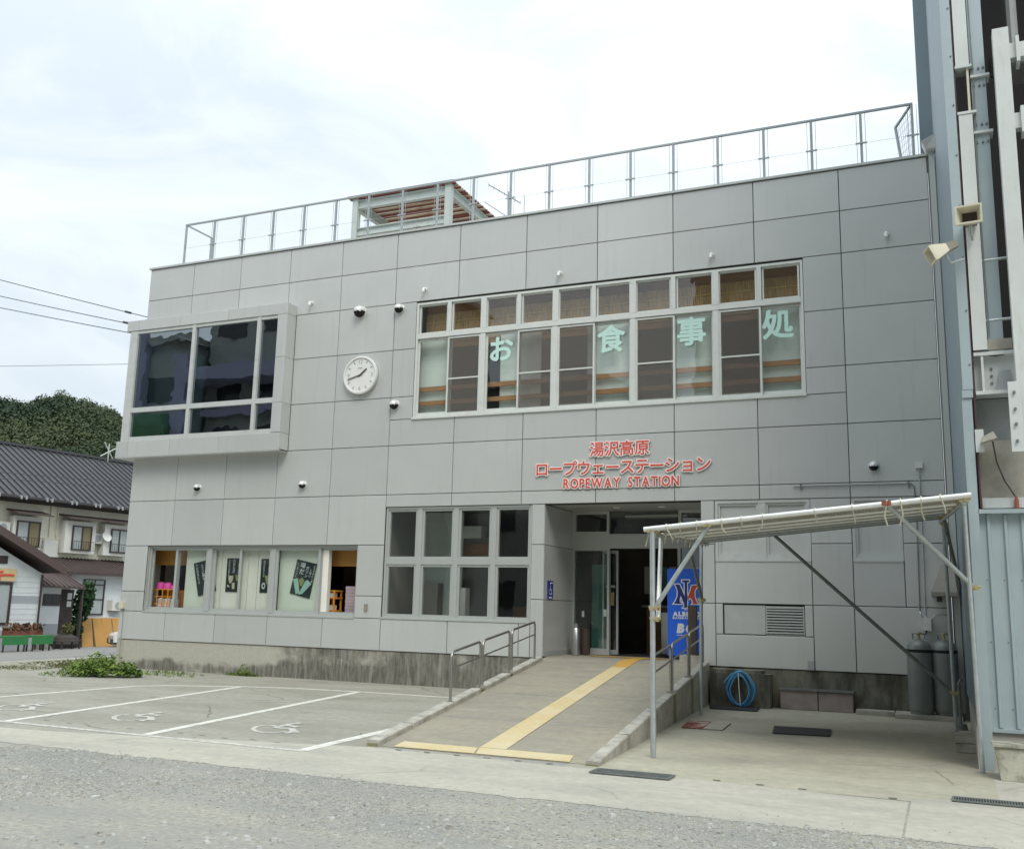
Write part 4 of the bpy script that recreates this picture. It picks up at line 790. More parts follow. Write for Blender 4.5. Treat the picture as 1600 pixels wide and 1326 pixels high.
for t0, t1 in zip(kr, kr[1:]): kerb_piece(RA.lerp(RB, t0 + .004), RA.lerp(RB, t1 - (.028 if t0 > .3 and t1 < 1 else .004)), .14, .1, M_kerb, 1)
kb = MB()
for A_, B_, dx in ((LA, LB, 0), (RA, RB, .0)):
    n = Vector((1, 0, 0)) * .062; a, b = A_ + Vector((0, .01, -.02)), B_ + Vector((0, 0, -.02))
    kb.add([a - n, a + n, b + n, b - n, Vector((a.x, a.y, -.06)) - n, Vector((a.x, a.y, -.06)) + n, Vector((b.x, b.y, -.06)) + n, Vector((b.x, b.y, -.06)) - n], [(0, 1, 2, 3), (0, 1, 5, 4), (1, 2, 6, 5), (2, 3, 7, 6), (3, 0, 4, 7)])
kb.build('ramp_side', M_moss, RP)
hl = MB()
for A_, B_, ts in ((LA, LB, (.03, .09, .20, .235, .34)), (RA, RB, (.03, .13, .20, .37))):
    for t in ts: c = A_.lerp(B_, t); hl.lathe([(.028, .0125), (.022, .0135)], (c.x, c.y, c.z), 10)
hl.build('fixing_hole', M_towergrey, RP)
def rz(y): return .004 + (y + 7.5) / 7.52 * .636 if y < .02 else .64 + (y - .02) / .28 * .016 if y < .3 else .656
def tact(pts, m, k=.006): MB().add([(x, y, rz(y) + k) for x, y in pts], [tuple(range(len(pts)))]).build('tactile_strip', m, RP)
tact([(11.62, -7.50), (11.60, -7.22), (12.52, -7.22), (12.6, -7.49)], M_yellow); tact([(12.62, -7.49), (12.53, -7.2), (12.86, -7.2), (13.62, -7.2), (13.68, -7.49)], M_yellow)
tact([(12.53, -7.19), (12.84, -7.19), (12.22, -.75), (11.95, -.75)], M_yellow); tact([(11.95, -.74), (12.22, -.74), (12.16, .02), (11.86, .02)], M_yellow2); 
tact([(11.86, .03), (12.16, .03), (12.13, .30), (11.83, .30)], M_yellow2); tact([(11.83, .31), (12.13, .31), (12.11, .92), (11.81, .92)], M_yellow2, .004); tact([(10.95, .93), (12.40, .93), (12.40, 1.22), (10.95, 1.22)], M_yellow2, .004)
for y, xa, xb in ((-5.7, 11.25, 13.75), (-3.85, 11.0, 13.6), (-1.9, 10.75, 13.47)):
    MB().add([(xa, y, rz(y) + .002), (xb, y + .03, rz(y + .03) + .002), (xb, y + .042, rz(y + .042) + .002), (xa, y + .012, rz(y + .012) + .002)], [(0, 1, 2, 3)]).build('joint', M_towergrey, RP)
def handrail(A_, B_, t0, t1, label, h=.65):
    a, b = A_.lerp(B_, t0) + Vector((0, 0, .005)), A_.lerp(B_, t1) + Vector((0, 0, .005)); t = thing('handrail', label, 'handrail', tuple(a), 'steel handrail hoops beside the ramp'); up = Vector((0, 0, h)); d = (b - a).normalized(); r = .019
    pts = [a]; c = .09
    for k in range(6): ph = math.pi / 2 * k / 5; pts.append(a + up + Vector((0, 0, -c + c * math.sin(ph))) + d * (c - c * math.cos(ph)))
    for k in range(6): ph = math.pi / 2 * k / 5; pts.append(b + up + Vector((0, 0, -c + c * math.cos(ph))) - d * (c - c * math.sin(ph)))
    pts.append(b); MB().path(pts, r, 10).build('hoop', M_rail, t, True)
    MB().path([a + up * .66, b + up * .66], .013, 8).build('mid_rail', M_rail, t, True)
    for p in (a, b): MB().lathe([(.035, 0), (.035, .008), (.022, .014)], tuple(p), 12).build('foot', M_rail, t)
handrail(LA, LB, .35, .525, 'steel handrail hoop lowest on the left ramp edge'); handrail(LA, LB, .542, .735, 'steel handrail hoop in the middle of the left ramp edge'); handrail(LA, LB, .755, .955, 'steel handrail hoop at the top of the left ramp edge')
handrail(RA, RB, .395, .57, 'steel handrail hoop lowest on the right ramp edge'); handrail(RA, RB, .585, .765, 'steel handrail hoop in the middle of the right ramp edge'); handrail(RA, RB, .78, .965, 'steel handrail hoop at the top of the right ramp edge')

# ------------------------------------------------------------------ things at the entrance
vm = thing('vending_machine', 'bright blue vending machine with white and red emblem beside the entrance', 'vending machine', (12.85, 1.4, .656))
MB().box(12.40, 13.30, 1.235, 1.54, .72, 2.33).build('cabinet', M_blue, vm); MB().box(12.44, 13.26, 1.27, 1.52, .658, .72).build('base', M_darkgrey, vm)
def ew(px, py): return (12.415 + (px - 150) / 6.63 / 86.5, 1.231, 2.325 - (py - 182) / 6.63 / 84.3)
def emblem(pts, m, name, off, y):
    c = bpy.data.curves.new('emblem', 'CURVE'); c.dimensions = '2D'; c.fill_mode = 'BOTH'; c.offset = off; s = c.splines.new('POLY'); q = [ew(*p) for p in pts]; s.points.add(len(q) - 1); s.use_cyclic_u = True
    for sp, p in zip(s.points, q): sp.co = (p[0], p[2], 0, 1)
    o = bpy.data.objects.new('emblem', c); COL.objects.link(o); dg = bpy.context.evaluated_depsgraph_get(); me = bpy.data.meshes.new_from_object(o.evaluated_get(dg)); vs = [v.co.copy() for v in me.vertices]; fs = [tuple(f.vertices) for f in me.polygons]; bpy.data.objects.remove(o)
    MB().add([(v.x, y, v.y) for v in vs], fs).build(name, m, vm)
NP = [(218, 340), (280, 340), (330, 450), (330, 325), (300, 318), (300, 296), (388, 296), (384, 318), (364, 325), (364, 585), (308, 588), (326, 565), (322, 545), (290, 470), (282, 500), (284, 528), (302, 530), (300, 548), (204, 548), (226, 520), (250, 470), (254, 420), (240, 372)]
KP = [(370, 468), (395, 400), (408, 352), (492, 344), (472, 362), (446, 410), (446, 470), (466, 520), (494, 546), (408, 546), (420, 528), (404, 492), (390, 486), (378, 500), (370, 500)]
emblem(NP, M_printwhite, 'emblem_outline', .012, 1.2335); emblem(KP, M_printwhite, 'emblem_outline', .012, 1.2335); emblem(NP, M_navy, 'emblem_fill', -.006, 1.231); emblem(KP, M_emblem_red, 'emblem_fill', -.006, 1.231)
def vtext(txt, x0, x1, z, size, off, slant=0.0, m=M_printwhite):
    wd = []
    for ch in txt:
        if ch == ' ': wd.append(.3); continue
        vs, _ = glyph(ch, off, 0.0); wd.append(max(v.x for v in vs) - min(v.x for v in vs) + .08)
    k = (x1 - x0) / (sum(wd) * size); x = x0; mb = MB()
    for ch, w in zip(txt, wd):
        if ch != ' ': q = glyph_mb(ch, x + w * size * k / 2, 1.232, z, size, off, 0.0, sx=k); mb.add([(v[0] + (v[2] - z) * slant, v[1], v[2]) for v in q.v], q.f)
        x += w * size * k
    mb.build('print', m, vm)
vtext('NIIGATA', 12.72, 12.92, 1.575, .04, .03); vtext('ALBIREX', 12.50, 13.08, 1.488, .11, .07); vtext('BASEBALL CLUB', 12.50, 13.06, 1.415, .05, .04); vtext('BC', 12.58, 12.93, 1.225, .215, .075, .15); vtext('BASEBALL CHALLENGE', 12.58, 12.96, 1.10, .03, .03)
bk = thing('standing_board', 'dark brown narrow board standing before the blue vending machine', 'sign board', (13.05, .5, .70)); MB().box(12.975, 13.13, .48, .55, .80, 1.645).build('board', M_brown, bk); MB().box(12.955, 13.15, .42, .61, .775, .80).build('foot', M_brown, bk)
st = tag(MB().box(12.86, 13.30, .30, .72, .657, .775).build('concrete_block', M_kerb), 'flat concrete block under the dark board at the entrance', 'block')
ash = thing('ash_stand', 'stainless standing ashtray left of the entrance door', 'ashtray', (10.62, 1.2, .656))
MB().lathe([(.085, .658), (.085, 1.15), (.07, 1.17)], (10.60, 1.15, 0), 18).build('tube', M_stainless, ash, True); MB().lathe([(.10, .68), (.10, 1.16)], (10.72, 1.36, 0), 18).build('bin', M_brown, ash, True); MB().lathe([(.05, 1.17), (.045, 1.24), (.02, 1.26)], (10.60, 1.15, 0), 12).build('cap', M_stainless, ash, True)

# ------------------------------------------------------------------ carport of scaffold pipes
CP = thing('carport', 'scaffold pipe carport with a pale corrugated roof over the right yard', 'carport', (15.5, -4.3, 0))
FL, FR, BL, BR = Vector((14.28, -6.64, 2.43)), Vector((17.52, -6.64, 2.735)), Vector((13.90, -2.0, 2.62)), Vector((17.24, -2.0, 2.94))
def pipe(p, q, name='pipe', m=M_galv, r=.026): return MB().path([p, q], r, 10).build(name, m, CP, True)
pipe(FL + Vector((-.06, 0, 0)), FR + Vector((.04, 0, .005)), 'edge_pipe', M_galv_bright, .030); pipe(BL, BR, 'edge_pipe', M_galv_dark); pipe(FL + Vector((0, 0, -.05)), BL + Vector((0, 0, -.05)), 'edge_pipe', M_galv); pipe(FR + Vector((-.03, 0, -.06)), BR + Vector((0, 0, -.06)), 'edge_pipe', M_galv)
for k in range(1, 6):
    t = k / 6; pipe(FL.lerp(BL, t) + Vector((0, 0, -.028)), FR.lerp(BR, t) + Vector((0, 0, -.028)), 'purlin', M_galv_bright if k < 4 else M_galv, .021)
nS = 4
for s in range(nS):                                            # four corrugated sheets laid side by side
    vs = []; fs = []; n = 44; ov = .02
    for i in range(n + 1):
        u = (s + i / n * (1 + ov)) / nS; u = min(u, 1.0); h = .010 + .008 * math.cos(i * math.pi) + (.004 if s % 2 else 0)
        for t in (.006, .33, .66, 1.01): p = FL.lerp(FR, u).lerp(BL.lerp(BR, u), t); vs.append((p.x, p.y, p.z + h))
    for i in range(n):
        for j in range(3): fs.append((i * 4 + j, i * 4 + j + 1, (i + 1) * 4 + j + 1, (i + 1) * 4 + j))
    o = MB(); o.add(vs, fs); o.build('roof_sheet', M_roofsheet, CP)
pipe((14.32, -6.64, .0), (14.315, -6.64, 2.42), 'post', M_galv, .030); pipe((13.77, -2.0, .0), (13.80, -2.0, 2.60), 'post', M_galv, .027); pipe((17.30, -2.0, 0), (17.28, -2.0, 2.92), 'post', M_galv, .026); pipe((17.53, -5.80, 0), (17.50, -5.80, 2.72), 'post', M_galv, .024)
pipe((14.33, -6.60, 1.57), (14.95, -6.60, 2.49), 'brace', M_galv, .026); pipe((14.36, -6.58, 1.46), (14.20, -5.85, 2.40), 'brace', M_galv_bright, .026)
pipe((16.77, -6.60, 2.67), (17.55, -5.72, 1.86), 'brace', M_galv, .026); pipe((14.92, -1.97, 2.70), (17.30, -1.95, .50), 'brace', M_galv_dark, .026); pipe((13.87, -3.2, 2.57), (13.80, -1.96, 1.70), 'brace', M_galv_dark, .026); pipe((17.30, -2.9, 2.82), (17.45, -2.1, 1.95), 'brace', M_galv_dark, .024)
pipe((14.33, -6.60, 1.57), (14.34, -6.60, 1.60), 'collar', M_galv, .034)
def clamp(p, m=M_clamp, s=.045):
    p = Vector(p); mb = MB(); mb.box(p.x - s, p.x + s, p.y - s, p.y + s, p.z - s * .55, p.z + s * .55).path([p + Vector((s * .2, -s * 1.5, 0)), p + Vector((s * .2, s * 1.2, 0))], s * .22, 6).path([p + Vector((-s * 1.4, 0, s * .2)), p + Vector((s * 1.4, 0, s * .2))], s * .3, 6); mb.build('clamp', m, CP)
for p in ((14.33, -6.62, 1.57), (14.34, -6.62, 1.45), (14.93, -6.62, 2.48), (14.30, -6.62, 2.42), (17.55, -5.74, 1.86), (17.49, -6.6, 2.70), (13.80, -2.0, 1.72), (13.85, -2.0, 2.58), (17.28, -2.02, 2.86), (17.3, -2.02, .52)): clamp(p)
for k in range(6): clamp(FL.lerp(BL, (k + .7) / 7) + Vector((0, 0, -.03)), M_clamp, .036); clamp(FR.lerp(BR, (k + .7) / 7) + Vector((-.02, 0, -.05)), M_clamp, .04)
clamp((16.77, -6.63, 2.67), M_rustclamp, .045)
rr_ = random.Random(8)
for u in (.06, .11, .165, .25, .315, .385, .55, .665, .77, .81, .87, .925):
    p = FL.lerp(FR, u) + Vector((0, -.035, .01)); ln = rr_.uniform(.10, .24); dx = rr_.uniform(-.10, .06); dyy = rr_.uniform(.05, .4)
    q = p + Vector((dx, dyy, -ln)); m_ = p.lerp(q, .5) + Vector((rr_.uniform(-.03, .03), 0, -.02))
    MB().path([p + Vector((0, .03, .03)), p, m_, q], .008, 6).build('cord', M_rope, CP)
for k in range(9):
    p = FL.lerp(BL, .03 + k * .11) + Vector((rr_.uniform(-.02, .02), 0, -.03)); MB().path([p + Vector((-.03, 0, .05)), p + Vector((.0, .02, -.03)), p + Vector((.05, .05, .02)), p + Vector((.02, .09, -.05 - rr_.random() * .06))], .009, 6).build('cord', M_rope, CP)
MB().path([(14.27, -6.62, 2.42), (14.25, -6.6, 2.33), (14.22, -6.58, 2.25)], .007, 6).build('cord', M_rope, CP)

# ------------------------------------------------------------------ things in the yard below the carport
for x, y, l in ((16.83, -.36, 'grey gas cylinder, left one of the pair in the corner'), (17.19, -.34, 'grey gas cylinder, right one beside the tower wall')):
    t = thing('gas_cylinder', l, 'gas cylinder', (x, y, .07), 'grey gas cylinders by the wall')
    MB().lathe([(.155, .09), (.182, .13), (.185, .16), (.185, 1.00), (.175, 1.09), (.14, 1.155), (.07, 1.185), (.05, 1.20)], (x, y, 0), 24).build('body', M_cyl, t, True)
    MB().lathe([(.165, .072), (.165, .14)], (x, y, 0), 24).build('foot_ring', M_galv_dark, t, True); MB().lathe([(.1865, 1.0), (.1875, 1.02), (.1865, 1.045)], (x, y, 0), 24).build('band', M_black, t, True)
    MB().path([(x - .08, y, 1.20), (x - .09, y, 1.28), (x, y - .03, 1.30), (x + .09, y, 1.28), (x + .08, y, 1.20)], .012, 8).build('collar', M_cyl, t); MB().lathe([(.025, 1.19), (.025, 1.27), (.045, 1.28), (.045, 1.30)], (x, y, 0), 12).build('valve', M_clamp, t)
gr = thing('gas_regulator', 'small pale gas regulator on the wall above the cylinders', 'regulator', (16.93, -.1, 1.4)); MB().box(16.90, 17.02, -.16, -.01, 1.33, 1.53).build('body', M_white_al, gr); MB().path([(16.92, -.1, 1.52), (16.87, -.1, 1.58), (16.86, -.06, 1.62)], .015, 8).build('pipe', M_galv, gr); MB().path([(16.95, -.08, 1.33), (16.93, -.2, 1.27), (16.86, -.34, 1.29)], .012, 8).build('hose', M_darkgrey, gr)
hd = thing('extractor_hood', 'weathered beige extractor hood on the wall above the gas cylinders', 'hood', (17.25, -.4, 1.86))
MB().add([(17.05, -.75, 1.86), (17.42, -.75, 1.86), (17.42, -.01, 1.86), (17.05, -.01, 1.86), (17.05, -.75, 1.92), (17.42, -.75, 1.92), (17.42, -.01, 1.92), (17.05, -.01, 1.92), (17.22, -.40, 2.36), (17.38, -.40, 2.36), (17.38, -.01, 2.36), (17.22, -.01, 2.36)], [(0, 1, 2, 3), (0, 1, 5, 4), (1, 2, 6, 5), (3, 0, 4, 7), (4, 5, 9, 8), (5, 6, 10, 9), (7, 4, 8, 11), (8, 9, 10, 11), (2, 3, 7, 6), (6, 7, 11, 10)]).build('canopy', M_hood, hd); MB().box(17.26, 17.30, -.2, -.12, 2.36, 3.0).build('flue', M_galv_dark, hd); MB().box(17.12, 17.20, -.35, -.2, 1.78, 1.86).build('inlet', M_darkgrey, hd)
hs = thing('garden_hose', 'coiled blue garden hose hung against the concrete block', 'hose', (14.06, -.4, .05))
for k, (rx, rzz, cxx, czz, yy) in enumerate(((.24, .27, 14.06, .31, -.36), (.215, .275, 14.05, .315, -.39), (.18, .25, 14.03, .30, -.42), (.20, .27, 14.08, .30, -.345), (.155, .235, 14.05, .29, -.44), (.225, .28, 14.07, .30, -.41))):
    pts = []
    for j in range(33):
        a = 2 * math.pi * j / 32; pts.append((cxx + rx * math.sin(a) * (1 - .30 * max(0, math.cos(a))), yy + .012 * math.sin(3 * a + k), max(.025, czz + rzz * math.cos(a))))
    MB().path(pts, .0125, 8).build('loop', M_hose, hs, True)
MB().path([(13.98, -.44, .56), (13.92, -.46, .53), (13.84, -.47, .44), (13.80, -.47, .38)], .0125, 8).build('loose_end', M_hose, hs, True); MB().path([(14.04, -.47, .56), (14.05, -.47, .3), (14.07, -.48, .04)], .008, 6).build('tie', M_white, hs)
hb = tag(MB().box(13.53, 14.52, -.30, .018, .0, .545).box(13.55, 14.40, -.26, .018, .545, .60).build('concrete_block', M_plinth_dark), 'large dark concrete block behind the blue hose', 'block')
tag(MB().add([(13.52, -.34, .004), (14.36, -.34, .004), (14.42, -.92, .004), (13.66, -.92, .004), (13.52, -.34, .016), (14.36, -.34, .016), (14.42, -.92, .016), (13.66, -.92, .016)], [(4, 5, 6, 7), (0, 1, 5, 4), (1, 2, 6, 5), (2, 3, 7, 6), (3, 0, 4, 7)]).build('rubber_mat', M_rubber), 'black mat on the ground beneath the blue hose', 'mat')
pb = thing('stone_slab', 'low pinkish stone slabs leaning at the wall right of the hose', 'slab', (15.2, -.15, 0))
MB().box(14.66, 15.25, -.13, .015, .005, .30).build('slab', M_pinkstone, pb); MB().box(15.265, 15.80, -.125, .015, .005, .295).build('slab', M_pinkstone, pb); MB().box(14.64, 15.82, -.16, .015, .305, .335).build('cap', M_galv_dark, pb)
for k, (x0, x1, y0) in enumerate(((15.85, 16.42, -.30), (16.44, 17.40, -.56))): tag(MB().box(x0, x1, y0, -.0, .003, .07).build('paving_slab', M_kerb), ('short paving slab left of the gas cylinders', 'long paving slab under the gas cylinders')[k], 'slab')
def flat(name, pts, z, m, label, cat): return tag(MB().prism([(x, y, .003) for x, y in pts], (0, 0, z)).build(name, m), label, cat)
flat('rubber_mat', [(14.99, -2.88), (15.74, -2.80), (15.81, -3.60), (15.10, -3.72)], .012, M_rubber, 'dark rectangular rubber mat lying alone in the yard', 'mat')
rb = thing('metal_plate', 'flat plate half rusty, half pale lying beside the ramp', 'plate', (14.1, -3.4, 0)); MB().prism([(13.81, -2.95, .004), (14.12, -2.90, .004), (14.20, -3.79, .004), (13.92, -3.81, .004)], (0, 0, .012)).build('rusty_half', M_rust, rb); MB().prism([(14.125, -2.90, .004), (14.39, -2.86, .004), (14.46, -3.77, .004), (14.205, -3.79, .004)], (0, 0, .010)).build('pale_half', M_apron, rb)
def grate(x0, x1, y0, y1, label, n, skew=0):
    t = thing('drain_grate', label, 'drain grate', (x0, y0, 0), 'steel drain grates in the pavement'); z0, z1 = .006, .018
    fr = MB().box(x0, x1, y0, y0 + .02, z0, z1).box(x0, x1, y1 - .02, y1, z0, z1).box(x0, x0 + .02, y0 + .02, y1 - .02, z0, z1).box(x1 - .02, x1, y0 + .02, y1 - .02, z0, z1); fr.build('frame', M_galv_dark, t)
    MB().box(x0 + .02, x1 - .02, y0 + .02, y1 - .02, .005, .007).build('pit', M_black, t); mb = MB()
    for k in range(n): x = x0 + .02 + (x1 - x0 - .04) * (k + .5) / n; mb.box(x - .005, x + .005, y0 + .02, y1 - .02, .008, .017)
    mb.build('bars', M_galv_dark, t, kind='stuff')
grate(14.06, 14.84, -7.98, -7.72, 'drain grate at the foot of the ramp', 38); grate(17.24, 18.5, -7.70, -7.50, 'drain grate in front of the blue tower', 56)
for k, x in enumerate((11.75, 12.1, 12.45, 12.8, 13.15, 13.5, 15.2, 15.6, 15.98, 16.74)):
    y = -7.68 - (.0 if x < 14 else (x - 14) * .06); MB().box(x, x + .07, y, y + .022, .005, .0075).build('drain_slot', M_darkgrey, gut)
for k, x in enumerate((8.9, 9.25, 9.6, 9.95, 10.3, 7.2, 6.75, 8.15)): MB().box(x, x + .09, -7.86 - .03 * (k % 3), -7.845 - .03 * (k % 3), .003, .005).build('drain_slot', M_fardark, lot)
for y, z, l in ((-3.95, .0, 'lower small concrete block at the foot of the tower wall'), (-3.95, .105, 'upper small concrete block at the foot of the tower wall')): tag(MB().box(17.28, 17.50, y - .28, y, z + .003, z + .10).build('concrete_block', M_kerb), l, 'block')
tb = MB(); tb.add([(17.68, -6.22, .0), (18.7, -6.22, .0), (18.7, -5.85, 0), (17.68, -5.85, 0), (17.64, -6.19, .31), (18.7, -6.19, .31), (18.7, -5.88, .31), (17.64, -5.88, .31)], [(0, 1, 5, 4), (1, 2, 6, 5), (2, 3, 7, 6), (3, 0, 4, 7), (4, 5, 6, 7)])
tb.box(17.62, 18.72, -6.215, -5.86, .312, .335); tag(tb.build('concrete_block', M_mossblock), 'large weathered concrete block at the foot of the blue tower', 'block')
sp_ = thing('stand_pipe', 'thin grey stand pipe at the foot of the tower wall', 'pipe', (17.4, -1.5, 0)); MB().path([(17.36, -1.6, 0), (17.36, -1.6, .62), (17.40, -1.6, .70)], .022, 8).build('riser', M_galv_dark, sp_); MB().lathe([(.09, .0), (.08, .08)], (17.36, -1.6, 0), 12).build('foot', M_galv_dark, sp_)

# ------------------------------------------------------------------ roof: railing, pergola, antenna
RL = thing('roof_railing', 'thin galvanised railing along the front roof edge', 'railing', (8, .2, 9.38))
px_ = [.80 + .8595 * k for k in range(20)]
for i, x in enumerate(px_):
    MB().box(x - .022, x + .022, .19, .225, 9.30, 10.44).build('post', M_railgalv, RL)
    if i: MB().path([(x - .075, .21, 9.3), (x - .075, .21, 10.44)], .0045, 6).path([(x + .075, .21, 9.3), (x + .075, .21, 10.44)], .0045, 6).build('stay', M_railgalv, RL); MB().box(x - .10, x + .10, .175, .19, 9.84, 9.87).build('bracket', M_railgalv, RL)
MB().box(.78, 17.15, .185, .23, 10.44, 10.475).build('top_rail', M_railgalv, RL); MB().path([(.8, .2, 9.86), (17.13, .2, 9.86)], .003, 5).build('wire', M_railgalv, RL)
MB().box(.785, .815, .23, 1.1, 10.44, 10.47).box(.78, .82, 1.08, 1.12, 9.25, 10.47).build('side_rail', M_railgalv, RL)
MB().bar((17.13, .22, 10.46), (16.84, .5, 10.20), .035).bar((16.84, .5, 10.20), (16.94, .45, 9.28), .035).build('end_brace', M_railgalv, RL)
mb = MB(); A1, A2, A3, A4 = Vector((17.13, .21, 10.44)), Vector((16.84, .5, 10.18)), Vector((16.94, .45, 9.3)), Vector((17.13, .21, 9.3))
for k in range(1, 8): t = k / 8; mb.bar(A1.lerp(A2, t), A4.lerp(A3, t), .004); mb.bar(A1.lerp(A4, t), A2.lerp(A3, t), .004)
mb.build('end_mesh', M_railgalv, RL)
PG = thing('rooftop_frame', 'rust-stained steel frame with slatted top on the roof', 'pergola', (5.7, 3, 9.25))
for x, y in ((4.45, 2.0), (7.0, 2.0), (4.45, 4.6), (7.0, 4.6)): MB().box(x - .075, x + .075, y - .075, y + .075, 9.25, 11.28).build('column', M_pergola, PG)
def hbeam(p, q, w, h, name):
    p = Vector(p); q = Vector(q); d = (q - p).normalized(); s = Vector((-d.y, d.x, 0)) * w / 2; mb = MB()
    mb.bar(p + Vector((0, 0, h / 2 - .01)), q + Vector((0, 0, h / 2 - .01)), w, .02).bar(p - Vector((0, 0, h / 2 - .01)), q - Vector((0, 0, h / 2 - .01)), w, .02).bar(p, q, .02, h - .04); mb.build(name, M_pergola, PG)
for y in (2.0, 4.6): hbeam((4.53, y, 11.13), (6.92, y, 11.13), .12, .22, 'beam')
hbeam((4.53, 2.0, 10.42), (6.92, 2.0, 10.42), .12, .20, 'beam')
for x in (4.45, 7.0): hbeam((x, 2.08, 11.13), (x, 4.52, 11.13), .12, .22, 'beam')
for k in range(24): y = 1.86 + k * .125; MB().add([(4.25, y, 11.29), (7.15, y, 11.29), (7.15, y + .085, 11.295), (4.25, y + .085, 11.295), (4.25, y, 11.335), (7.15, y, 11.335), (7.15, y + .085, 11.34), (4.25, y + .085, 11.34)], [(0, 1, 2, 3), (4, 5, 6, 7), (0, 1, 5, 4), (2, 3, 7, 6), (1, 2, 6, 5), (3, 0, 4, 7)]).build('slat', M_slat[(k * 7 % 5) > 2], PG)
AN = thing('roof_antenna', 'thin television antenna on the roof behind the railing', 'antenna', (6.75, 6, 9.25)); MB().path([(6.75, 6, 9.25), (6.72, 6, 12.8)], .02, 6).build('mast', M_railgalv, AN)
MB().path([(6.2, 5.8, 13.0), (6.95, 6.3, 12.55)], .015, 6).build('boom', M_railgalv, AN); MB().path([(6.1, 5.8, 12.5), (6.6, 6.1, 12.15)], .012, 6).build('boom', M_railgalv, AN)
mb = MB()
for k in range(7): c = Vector((6.2, 5.8, 13.0)).lerp(Vector((6.95, 6.3, 12.55)), k / 6); mb.path([c + Vector((-.07, .12, -.02)), c + Vector((.07, -.12, .02))], .006, 5)
mb.path([(7.18, 6, 9.25), (7.2, 6, 12.6)], .012, 5).build('element', M_railgalv, AN)
dp = thing('down_pipe', 'grey rainwater pipe with hopper between building and blue tower', 'down pipe', (17.4, -.12, 0))
MB().add([(17.32, -.26, 9.36), (17.50, -.26, 9.36), (17.50, -.02, 9.36), (17.32, -.02, 9.36), (17.26, -.34, 9.48), (17.50, -.34, 9.60), (17.50, -.02, 9.64), (17.26, -.02, 9.52)], [(0, 1, 2, 3), (0, 1, 5, 4), (1, 2, 6, 5), (2, 3, 7, 6), (3, 0, 4, 7), (4, 5, 6, 7)]).build('hopper', M_white, dp); MB().box(17.36, 17.45, -.13, -.05, .1, 9.36).build('pipe', M_panel, dp)

# ------------------------------------------------------------------ blue steel tower on the right
T = thing('ropeway_tower', 'pale blue metal-clad ropeway tower with white steel columns', 'tower', (17.56, -5.6, 0))
def tw(y): return 17.56 + (y + 5.58) * -.0175
sd = MB(); n = 60; y0, y1 = -5.58, .62
vs = []; fs = []
for i in range(n + 1):
    y = y0 + (y1 - y0) * i / n; d = .0 if i % 4 in (0, 1) else .022; vs += [(tw(y) + d, y, .42), (tw(y) + d, y, 22.0)]
    if i: fs.append((2 * i - 2, 2 * i, 2 * i + 1, 2 * i - 1))
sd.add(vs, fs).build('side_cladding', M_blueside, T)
vs = []; fs = []
for i in range(41):
    y = .62 + 5.0 * i / 40; d = .0 if i % 4 in (0, 1) else .022; vs += [(17.235 + d, y, 9.30), (17.235 + d, y, 22.0)]
    if i: fs.append((2 * i - 2, 2 * i, 2 * i + 1, 2 * i - 1))
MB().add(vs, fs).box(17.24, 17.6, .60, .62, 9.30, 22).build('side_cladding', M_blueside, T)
MB().box(17.50, 17.62, -5.56, .5, -.02, .42).build('base_wall', M_towerbase, T)
MB().box(17.56, 17.665, -5.625, -5.50, 4.02, 22.0).build('corner_trim', M_paleblue, T); MB().box(17.545, 17.645, -5.60, -5.48, .0, 3.93).build('corner_trim', M_paleblue, T); MB().box(17.552, 17.66, -5.62, -5.44, 3.93, 4.02).build('trim_return', M_paleblue, T)
MB().box(17.665, 17.682, -5.60, -5.50, 2.72, 22).build('seam', M_seam, T)
MB().box(17.69, 17.835, -5.62, -5.44, 4.46, 7.27).build('box_column', M_towerwhite, T); MB().box(17.69, 17.835, -5.62, -5.44, 7.88, 22).build('box_column', M_towerwhite, T)
MB().box(17.68, 17.88, -5.63, -5.40, 7.27, 7.30).build('cap_plate', M_towerwhite, T); MB().box(17.68, 17.86, -5.63, -5.40, 7.85, 7.88).build('cap_plate', M_pergola, T); MB().box(17.80, 17.825, -5.60, -5.44, 7.30, 7.85).build('stiffener', M_cream, T)
MB().box(17.845, 18.0, -5.56, -5.52, 4.40, 22).box(17.90, 17.93, -5.52, -5.30, 4.40, 22).build('flange_column', M_paleblue, T)
for z in (7.02, 7.72): MB().box(17.84, 18.04, -5.60, -5.40, z, z + .03).build('splice_plate', M_towerwhite, T)
MB().box(18.08, 18.245, -5.86, -5.68, 3.3, 8.13).build('hanger_column', M_towerwhite, T)
for z in (7.85, 7.0): MB().box(18.245, 18.9, -5.82, -5.70, z - .09, z + .09).build('side_arm', M_towerwhite, T); MB().box(18.31, 18.345, -5.86, -5.66, z - .16, z + .15).build('arm_clip', M_towerwhite, T)
MB().box(17.69, 18.5, -5.60, -5.36, 4.40, 4.44).box(17.69, 18.5, -5.60, -5.36, 3.96, 4.0).box(17.69, 18.5, -5.50, -5.47, 4.0, 4.40).build('floor_beam', M_towerwhite, T); MB().box(17.76, 17.785, -5.59, -5.50, 4.0, 4.40).build('stiffener', M_towerwhite, T)
MB().box(17.84, 18.08, -5.58, -5.44, 4.46, 4.58).build('kick_beam', M_beigewall, T)
for z in (5.50, 4.80): MB().path([(17.84, -5.55, z), (18.10, -5.55, z + .01)], .018, 8).build('guard_rail', M_galv, T)
MB().add([(17.90, -5.58, 3.97), (18.05, -5.58, 3.97), (18.05, -5.58, 4.22), (17.94, -5.58, 4.22), (17.90, -5.52, 3.97), (18.05, -5.52, 3.97), (18.05, -5.52, 4.22), (17.94, -5.52, 4.22)], [(0, 1, 2, 3), (0, 1, 5, 4), (1, 2, 6, 5), (2, 3, 7, 6), (3, 0, 4, 7)]).build('gusset', M_towergrey, T)
